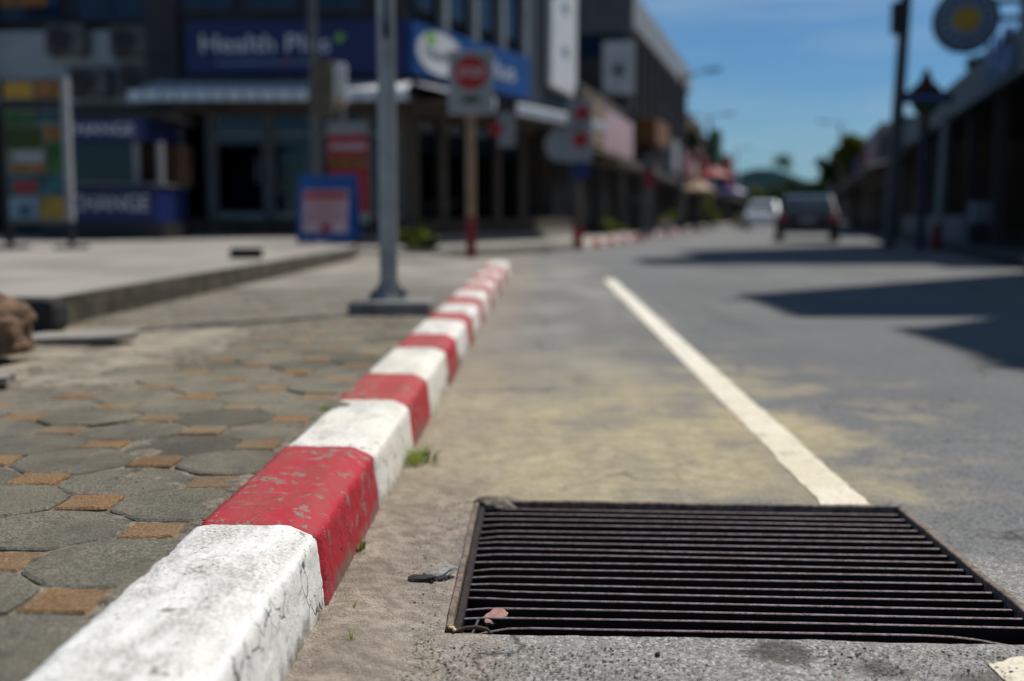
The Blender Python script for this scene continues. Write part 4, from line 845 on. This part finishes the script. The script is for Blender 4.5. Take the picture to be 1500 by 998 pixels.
# guessed blocks, unseen past the right edge, added to cast shade on the road
for (x0, y0_, x1, y1_, h, lab) in ((7.15, 12.8, 14, 15.05, 14.1, 'guessed tall block nearest the crossing, added out of view to shade the road'), (7.55, 3.0, 14, 12.05, 14.1, 'guessed long row opposite the drain, added out of view to shade the road'), (12.35, 26.4, 18, 28.7, 28.6, 'guessed tall block behind the pavilion, added out of view to shade the road'), (15.75, 31.0, 22, 35.2, 34.5, 'guessed tallest block far behind the pavilion, added out of view to shade the road')):
    o = thing('shophouse', lab, 'building', (x0, y0_, 0)); MB().mm((0, 0, 0), (x1-x0, y1_-y0_, h)).build('wall', M['cream'], o); MB().mm((-.12, -.0, h+.001), (x1-x0+.12, y1_-y0_, h+.2)).build('parapet', M['grey'], o)
    for k in range(5): rx, ry = random.uniform(-.1, .8), random.uniform(.2, y1_-y0_-.2); MB().tube([(rx, ry, h+.2), (rx, ry, h+random.uniform(.5, 1.1))], random.choice((.03, .05, .09)), 12).build('shadow_pipe', M['steel'], o)  # roof pipes added only to break up the cast shadow edges
    for k in range(int((y1_-y0_)/2.4)):
        for z in (1.3, 4.6, 7.6): MB().mm((-.05, .5+k*2.4, z), (-.002, 2.1+k*2.4, z+1.6)).build('window', M['glass_dk'], o)
# ---- round sign -----------------------------------------------------------------------------------------------
p = at(1415, 30, 20.6); rs = thing('round_sign', 'large round white sign with blue rim and gold centre', 'sign', (p.x, 20.6, p.z), R(-14))
MB().disc((0, 0), .56, .56, -.09, .09, 48).build('rim', M['blue_dk'], rs); MB().disc((0, 0), .50, .50, -.1, -.0905, 48).build('face', M['skyblue'], rs); MB().disc((.0, 0), .23, .21, -.11, -.1005, 32).build('gold_centre', M['gold'], rs)
for k in range(16): a = k*math.pi/8; MB().box((.37*math.cos(a), -.103, .37*math.sin(a)), (.06, .006, .1), 0, 0, -a+math.pi/2).build('rim_mark', M['blue'], rs)
MB().mm((.5, -.04, -.04), (1.4, .04, .04)).build('arm', M['steel_dk'], rs); MB().mm((.45, -.04, .26), (1.4, .04, .34)).build('arm', M['steel_dk'], rs)
# ---- utility pole ----------------------------------------------------------------------------------------------
p0 = ground(1302, 362, 0); p0 = at(1302, 350, 23.5); up = thing('utility_pole', 'concrete utility pole with a hanging dark box and slight lean', 'pole', (p0.x, 23.5, 0))
lean = (at(1327, 0, 23.5).x-p0.x)/(at(1327, 0, 23.5).z); 
MB().tube([(0,0,0),(lean*7,0,7)], [.14,.10], 16).build('pole', M['grey'], up); zb = at(1310, 28, 23.5).z; MB().box((lean*zb-.14, -.1, zb), (.27, .25, .62), b=.02).build('box', M['grey_dk'], up)
MB().tube([(-.05,-.12,0),(lean*6.9-.05,-.1,6.9)], .02, 6).build('conduit', M['steel_dk'], up)
# ---- ornate street name sign --------------------------------------------------------------------------------------
p0 = at(1348, 350, 21.5); os_ = thing('street_name_sign', 'ornate dark blue street name sign with tiered finial on a post', 'sign', (p0.x, 21.5, 0)); zt = at(1348, 143, 21.5).z
MB().tube([(0,0,0),(0,0,zt-.2)], .07, 14).build('post', M['blue_dk'], os_); MB().tube([(0,0,zt-.6),(0,0,zt-.15)], .09, 14).build('collar', M['brown'], os_)
MB().box((0, 0, zt), (.98, .08, .22), b=.02).build('name_plate', M['blue_dk'], os_)
MB().slabxz([(-.30,zt+.112),(.30,zt+.112),(.22,zt+.2),(.12,zt+.28),(.07,zt+.40),(.02,zt+.52),(-.02,zt+.52),(-.07,zt+.40),(-.12,zt+.28),(-.22,zt+.2)], -.05, .05).build('finial', M['brown'], os_)
MB().slabxz([(-.26,zt-.112),(-.2,zt-.24),(-.08,zt-.34),(.08,zt-.34),(.2,zt-.24),(.26,zt-.112)], -.045, .045).build('bracket_scroll', M['green'], os_)
MB().mm((-.42, -.046, zt-.03), (.42, -.0405, zt+.03)).build('name_strip', M['letter_blue'], os_)
# ---- leaning red footed post, white box ------------------------------------------------------------------------------
p0 = at(1371, 360, 22.6); q0 = at(1386, 175, 22.6); lp = thing('marker_post', 'pale leaning post with a red painted foot before the pavilion', 'post', (p0.x, 22.6, 0)); dx = q0.x-p0.x
MB().tube([(dx*.2,0,.5),(dx,0,q0.z)], .075, 14).build('post', M['white_dull'], lp); MB().tube([(0,0,0),(dx*.2,0,.5)], .09, 14).build('red_foot', M['red_dk'], lp); MB().tube([(dx,0,q0.z),(dx,0,q0.z+.05)], .085, 14).build('cap', M['steel_dk'], lp)
p0 = at(1440, 333, 22.0); wb = thing('white_box', 'pale cabinet box standing on the ledge in the dark shop front', 'box', (p0.x, 22, .129))
MB().box((0, .1, .6), (.42, .3, .42), b=.03).build('cabinet', M['skyblue'], wb); MB().mm((-.18, 0, 0), (.18, .2, .388)).build('stand', M['grey_dk'], wb); MB().mm((-.17, -.06, .44), (.17, -.0505, .77)).build('door', M['white_dull'], wb)
# ================================================================== CARS, LAMPS, PLANTS
def car(loc, rz, label, cat, paint, kind, name):
    t = thing(name, label, cat, loc, rz)      # local: length along y, rear towards -y
    W = .86
    if kind == 'hatch':
        low = [(-2.05,.28),(-2.1,.62),(-2.02,.86),(1.0,.92),(1.95,.78),(2.08,.55),(2.05,.26)]; cab = [(-1.95,.86),(-1.45,1.40),(-.2,1.47),(.35,1.40),(1.15,.91)]
    elif kind == 'suv':
        low = [(-2.25,.2),(-2.32,.6),(-2.26,1.0),(1.0,1.04),(2.1,.92),(2.28,.62),(2.25,.2)]; cab = [(-2.2,1.0),(-1.85,1.58),(-.6,1.68),(.15,1.62),(1.05,1.03)]
    else:
        low = [(-2.55,.42),(-2.6,.75),(-2.55,1.06),(.9,1.08),(2.35,1.0),(2.55,.75),(2.5,.38)]; cab = [(-.75,1.06),(-.55,1.66),(.0,1.74),(.55,1.70),(1.25,1.06)]
    def loft(prof, w0, w1, zmid):   # side outline in yz, narrowed towards the top
        b = MB(); n = len(prof); zs = [p[1] for p in prof]; z0, z1 = min(zs), max(zs); vs_ = []
        for s in (-1, 1):
            for (y, z) in prof: u = (z-z0)/(z1-z0); vs_.append((s*(w0+(w1-w0)*u), y, z))
        fs = [tuple(range(n)), tuple(range(n, 2*n))[::-1]] + [(i, n+i, n+(i+1) % n, (i+1) % n) for i in range(n)]; b.add(vs_, fs); return b
    def bev(o, w_=.05):
        md = o.modifiers.new('bevel', 'BEVEL'); md.width = w_; md.segments = 3; md.limit_method = 'ANGLE'; return o
    body = bev(loft(low, W, W*.96, 0).build('body', paint, t), .07); cabin = bev(loft(cab, W*.93, W*.74, 0).build('cabin', paint, t), .05)
    zc0, zc1 = cab[0][1], max(c[1] for c in cab)
    # rear and front screens, set just proud of the cabin
    def screen(a, c, nm, d):
        (ya, za), (yb, zb) = a, c; nvec = Vector((0, -(zb-za), (yb-ya))).normalized(); nvec = nvec if nvec.y*d > 0 else -nvec
        pts = []
        for (u, s) in ((.12, -1), (.12, 1), (.86, 1), (.86, -1)):
            y, z = ya+(yb-ya)*u, za+(zb-za)*u; k = (z-zc0)/(zc1-zc0); pts.append(Vector((s*(W*.93+(W*.74-W*.93)*k)*.9, y, z))+nvec*.014)
        MB().add(pts+[p-nvec*.01 for p in pts], [(0,1,2,3),(7,6,5,4),(0,4,5,1),(1,5,6,2),(2,6,7,3),(3,7,4,0)]).build(nm, M['glass_car'], t)
    screen(cab[0], cab[1], 'rear_window', -1); screen(cab[-1], cab[-2], 'windscreen', 1)
    for s in (-1, 1):
        pts = [(cab[0][0]+.55, zc0+.06), (cab[-1][0]-.35, zc0+.06), (cab[-2][0]-.02, zc1-.14), (cab[1][0]+.12, zc1-.14)]; vs_ = []
        for (y, z) in pts: k = (z-zc0)/(zc1-zc0); vs_.append(Vector((s*(W*.93+(W*.74-W*.93)*k+.008), y, z)))
        MB().add(vs_, [(0,1,2,3)]).build('side_window', M['glass_car'], t)
        yl = low[1][0]; zl = low[2][1]-.14
        MB().box((s*W*.80, yl+.03, zl), (.2, .14, .22 if kind == 'hatch' else .3), b=.03).build('tail_lamp', M['lampred'], t)
        MB().box((s*W*.76, low[-2][0]-.05, low[-2][1]+.12), (.3, .14, .15), b=.03).build('headlamp', M['lampwhite'], t)
        MB().box((s*(W+.1), cab[-1][0]-.3, zc0+.1), (.2, .1, .13), b=.03).build('mirror', paint, t)
        for y in (low[0][0]+.72, low[-1][0]-.72):
            r = .31 if kind == 'hatch' else .38; wh = MB(); wh.tube([(s*(W-.19), y, r), (s*(W+.012), y, r)], r, 28); wh = wh.build('wheel', M['rubber'], t); MB().tube([(s*(W+.0), y, r), (s*(W+.018), y, r)], r*.62, 20).build('rim', M['steel'], wh)
    MB().box((0, low[0][0]-.02, .42 if kind == 'hatch' else .55), (1.6, .14, .2), b=.03).build('bumper', paint if kind == 'hatch' else M['steel_dk'], t)
    MB().box((0, low[-1][0]+.02, .42 if kind == 'hatch' else .55), (1.6, .14, .2), b=.03).build('bumper', paint, t)
    MB().box((0, low[1][0]-.045, .68 if kind == 'hatch' else .85), (.42, .02, .13), b=.004).build('number_plate', M['white_dull'], t)
    if kind == 'pickup': MB().mm((-.72, -2.44, 1.0), (.72, -.85, 1.075)).build('load_bed', M['black'], t); MB().box((0, -2.605, .86), (1.3, .03, .32), b=.01).build('tailgate', paint, t)
    return t
pc = at(1118, 330, 58); car((pc.x, 58, 0), -TH+math.pi, 'silver hatchback driving down the middle of the far street', 'car', M['silver'], 'hatch', 'car')
pc = at(1203, 330, 30); kc = car((pc.x, 31.6, 0), -TH, 'black car parked in shade before the right row of shops', 'car', M['carblack'], 'hatch', 'car'); kc.scale = (.94, 1, .84)
pc = at(1176, 315, 62); car((pc.x, 62, 0), -TH, 'small pale car behind the black car on the far street', 'car', M['skyblue'], 'hatch', 'car')
def lamp(loc, h, armdir, label, double=False):
    t = thing('street_lamp', label, 'street lamp', loc, -TH, 'street lamps along the far street')
    MB().tube([(0,0,0),(0,0,h)], [.11,.06], 12).build('pole', M['grey'], t); MB().tube([(0,0,0),(0,0,.3)], .16, 12).build('base', M['grey_dk'], t)
    for s in ((armdir, -armdir) if double else (armdir,)):
        b = MB(); b.tube([(0,0,h-.3),(s*.35,0,h-.02),(s*.9,0,h+.1)], .035, 8); b.build('arm', M['grey'], t); MB().box((s*1.15, 0, h+.1), (.6, .22, .11), 0, 0, -s*.08, .03).build('lamp_head', M['grey_dk'], t)
    return t
for (x, y, Y, ad, dbl, lab) in ((1001, 108, 45, 1, False, 'street lamp with one arm by the end of the dark block'), (1040, 170, 70, 1, True, 'street lamp with two arms on the left of the street'), (1078, 218, 108, 1, False, 'farthest street lamp on the left of the street'), (1232, 180, 74, -1, False, 'street lamp on the right of the street reaching left')):
    p = at(x, y, Y); lamp((p.x, Y, 0), p.z, ad, lab, dbl)
# far plates on the right lamp
def parasol(loc, r, h, mat, label):
    t = thing('parasol', label, 'parasol', loc); n = 8; b = MB(); vs_ = [(0,0,h+.45)]+[(r*math.cos(2*math.pi*k/n), r*math.sin(2*math.pi*k/n), h) for k in range(n)]+[(r*math.cos(2*math.pi*k/n), r*math.sin(2*math.pi*k/n), h-.18) for k in range(n)]
    b.add(vs_, [(0, 1+k, 1+(k+1) % n) for k in range(n)]+[(1+k, 9+k, 9+(k+1) % n, 1+(k+1) % n) for k in range(n)]); b.build('canopy', M[mat], t); MB().tube([(0,0,0),(0,0,h+.5)], .03, 8).build('pole', M['steel_dk'], t); MB().box((0,0,.05), (.5,.5,.1), b=.02).build('base', M['concrete'], t)
p = at(1022, 330, 50); parasol((p.x, 50, .13), .75, 1.7, 'tan', 'faded tan parasol over the pavement of the far street')
p = at(1045, 330, 56); parasol((p.x, 56, .13), .9, 2.5, 'red_dk', 'tall dark red parasol beside the green sign')
p = at(1076, 330, 72); parasol((p.x, 72, .13), .9, 2.0, 'blue', 'blue parasol farthest along the left pavement')
# foliage: clumps of small leaf faces spread through a crown
def leaves(n, rad, seed, size, clumps=12, base=(0, 0, 0)):
    rng = np.random.RandomState(seed); cs = rng.normal(0, .45, (clumps, 3))*np.array(rad); cs[:, 2] = np.abs(cs[:, 2])*.9 + rad[2]*.2 if base == 'up' else cs[:, 2]
    k = rng.randint(0, clumps, n); d = rng.normal(0, 1, (n, 3)); d /= np.linalg.norm(d, axis=1)[:, None]; rr = rng.rand(n)**.4*rng.uniform(.25, .48, clumps)[k]
    c = cs[k] + d*rr[:, None]*np.array(rad); a = rng.normal(0, 1, (n, 3)); a /= np.linalg.norm(a, axis=1)[:, None]; b_ = np.cross(a, rng.normal(0, 1, (n, 3))); b_ /= np.linalg.norm(b_, axis=1)[:, None]
    s = size*rng.uniform(.6, 1.3, n)[:, None]; V = np.concatenate([c-a*s, c+b_*s*.5, c+a*s, c-b_*s*.5], 1).reshape(-1, 3); q = MB(); q.v = V.tolist(); q.f = [(4*i, 4*i+1, 4*i+2, 4*i+3) for i in range(n)]; q.sm = [False]*n; return q
def tree(loc, h, rad, seed, mat, label, n=2200, size=.16, group=None):
    t = thing('tree', label, 'tree', loc, 0, group); cz = h-rad[2]*.9
    o = leaves(n, rad, seed, size, 14).build('crown', M[mat], t); o.location = (0, 0, cz); rng = random.Random(seed)
    b = MB(); b.tube([(0,0,-.1),(rng.uniform(-.1,.1),rng.uniform(-.1,.1),h*.35),(rng.uniform(-.2,.2),0,cz)], [h*.035, h*.025, h*.012], 8); tr = b.build('trunk', M['bark'], t)
    for k in range(5): a = k*1.26; MB().tube([(0,0,h*.38),(math.cos(a)*rad[0]*.3, math.sin(a)*rad[1]*.3, cz-.1*h), (math.cos(a)*rad[0]*.55, math.sin(a)*rad[1]*.55, cz+rad[2]*.25)], [h*.014, h*.01, h*.004], 6).build('limb', M['bark'], tr)
    return t
def pxtree(x, ytop, Y, w_px, mat, seed, label, size=.2, n=4500):
    p = at(x, ytop, Y); r = w_px/2/FPX*Y; tree((p.x, Y, 0), p.z, (r, r, min(r*.9, p.z*.45)), seed, mat, label, n, size, 'trees along the far street')
pxtree(1255, 198, 62, 60, 'leaf_y', 3, 'yellow green tree rising over the right row of shops', .22, 2600)
pxtree(1224, 228, 84, 44, 'leaf', 4, 'dark green tree behind the right street lamp', .22)
pxtree(1012, 196, 66, 26, 'leaf', 5, 'dark tree beside the dark block on the left', .2)
pxtree(1090, 280, 120, 44, 'leaf_y', 6, 'yellowish tree at the far end of the left row', .3); pxtree(1130, 279, 150, 60, 'leaf', 7, 'dark rounded tree closing the far street', .35); pxtree(1172, 277, 160, 60, 'leaf', 8, 'dark tree closing the street behind the pale car', .35); pxtree(1205, 272, 140, 50, 'leaf', 9, 'dark tree closing the street by the right row', .35); pxtree(1150, 277, 170, 70, 'leaf', 14, 'dark broad tree in the middle of the far end', .4, 6000); pxtree(1190, 276, 175, 70, 'leaf', 15, 'dark broad tree behind the parked black car', .4, 6000); pxtree(1108, 282, 165, 60, 'leaf', 16, 'dark tree under the hill at the far end', .4, 6000); pxtree(1065, 280, 118, 36, 'leaf', 10, 'dark low tree behind the blue parasol', .3)
pxtree(1460, 70, 31, 70, 'leaf', 12, 'dark tree behind the pavilion roof', .16, 2600)
def shrub(loc, r, h, seed, mat, label, n=500, size=.07):
    t = thing('shrub', label, 'shrub', loc); o = leaves(n, (r, r, h*.5), seed, size, 8).build('foliage', M[mat], t); o.location = (0, 0, h*.5); MB().tube([(0,0,0),(0,0,h*.5)], .02, 6).build('stem', M['bark'], t); return t
p = at(897, 335, 33); shrub((p.x, 33, .13), .45, .5, 31, 'leaf_y', 'yellow green low shrub before the low shop')
p = at(1040, 330, 52); shrub((p.x, 52, .13), .45, 1.3, 32, 'leaf_y', 'tall yellow green shrub by the faded tan parasol', 700)
p = at(628, 345, 18.9); shrub((p.x, 18.9, .13), .36, .34, 33, 'leaf', 'small dark green shrub at the pharmacy corner')
p = at(606, 345, 18.9); shrub((p.x, 18.7, .13), .22, .3, 34, 'leaf_y', 'small yellowish plant at the pharmacy corner beside the steel post')
p = at(935, 335, 34); bn = thing('bin', 'black wheeled bin standing on the far pavement by the low shop', 'bin', (p.x, 34, .13)); MB().box((0,0,.5), (.5,.5,.9), b=.05).build('body', M['black'], bn); MB().box((0,0,.98), (.56,.56,.08), b=.03).build('lid', M['grey_dk'], bn)
for s in (-1, 1): MB().tube([(s*.22,.22,.09),(s*.27,.22,.09)], .09, 12).build('wheel', M['rubber'], bn)
p = at(957, 335, 30); gp = thing('grey_pillar', 'grey square pillar standing on the far pavement', 'pillar', (p.x, 31.5, .13)); MB().box((0,0,1.1), (.3,.3,2.2), b=.02).build('shaft', M['grey'], gp); MB().box((0,-.17,1.55), (.26,.03,.5), b=.01).build('red_plate', M['red_dk'], gp); MB().box((0,0,.08), (.42,.42,.16), b=.02).build('base', M['concrete'], gp)
for k, (x, Y) in enumerate(((976, 38), (1083, 52))):
    p = at(x, 336, Y); pt = thing('planter', ('pale planter pot by the grey pillar on the far pavement', 'pale planter pot near the silver hatchback')[k], 'planter', (p.x, Y, .13)); MB().tube([(0,0,0),(0,0,.42)], [.2,.3], 14).build('pot', M['cream'], pt); o = leaves(200, (.3,.3,.22), 40+k, .07, 5).build('foliage', M['leaf_y'], pt); o.location = (0, 0, .55)
# palm against the sky
p = at(1147, 232, 330); pa = thing('palm_tree', 'lone tall palm against the sky above the far trees', 'palm', (p.x, 330, 0)); H = p.z
MB().tube([(0,0,-1),(.2,0,H*.5),(0,0,H)], [.3,.22,.16], 10).build('trunk', M['bark'], pa)
for k in range(40):
    a = k*2.4; el = 1.0-1.7*(k/40); G = np.zeros((7, 3, 3)); rng = random.Random(k); Ln = 3.9*rng.uniform(.8, 1.1)
    for i in range(7):
        u = i/6; rx = Ln*u*math.cos(el*(1-u*.3)); z = Ln*(math.sin(el)*u - .55*u*u); wv = .5*math.sin(math.pi*min(1, u*.9+.1))+.03
        for j, s in enumerate((-1, 0, 1)): G[i, j] = (rx*math.cos(a)-s*wv*math.sin(a), rx*math.sin(a)+s*wv*math.cos(a), H+z-.15*abs(s))
    b = MB(); b.grid(G, True); b.build('frond', M['leaf'], pa)
# overhead cables run between the pole and the lamps
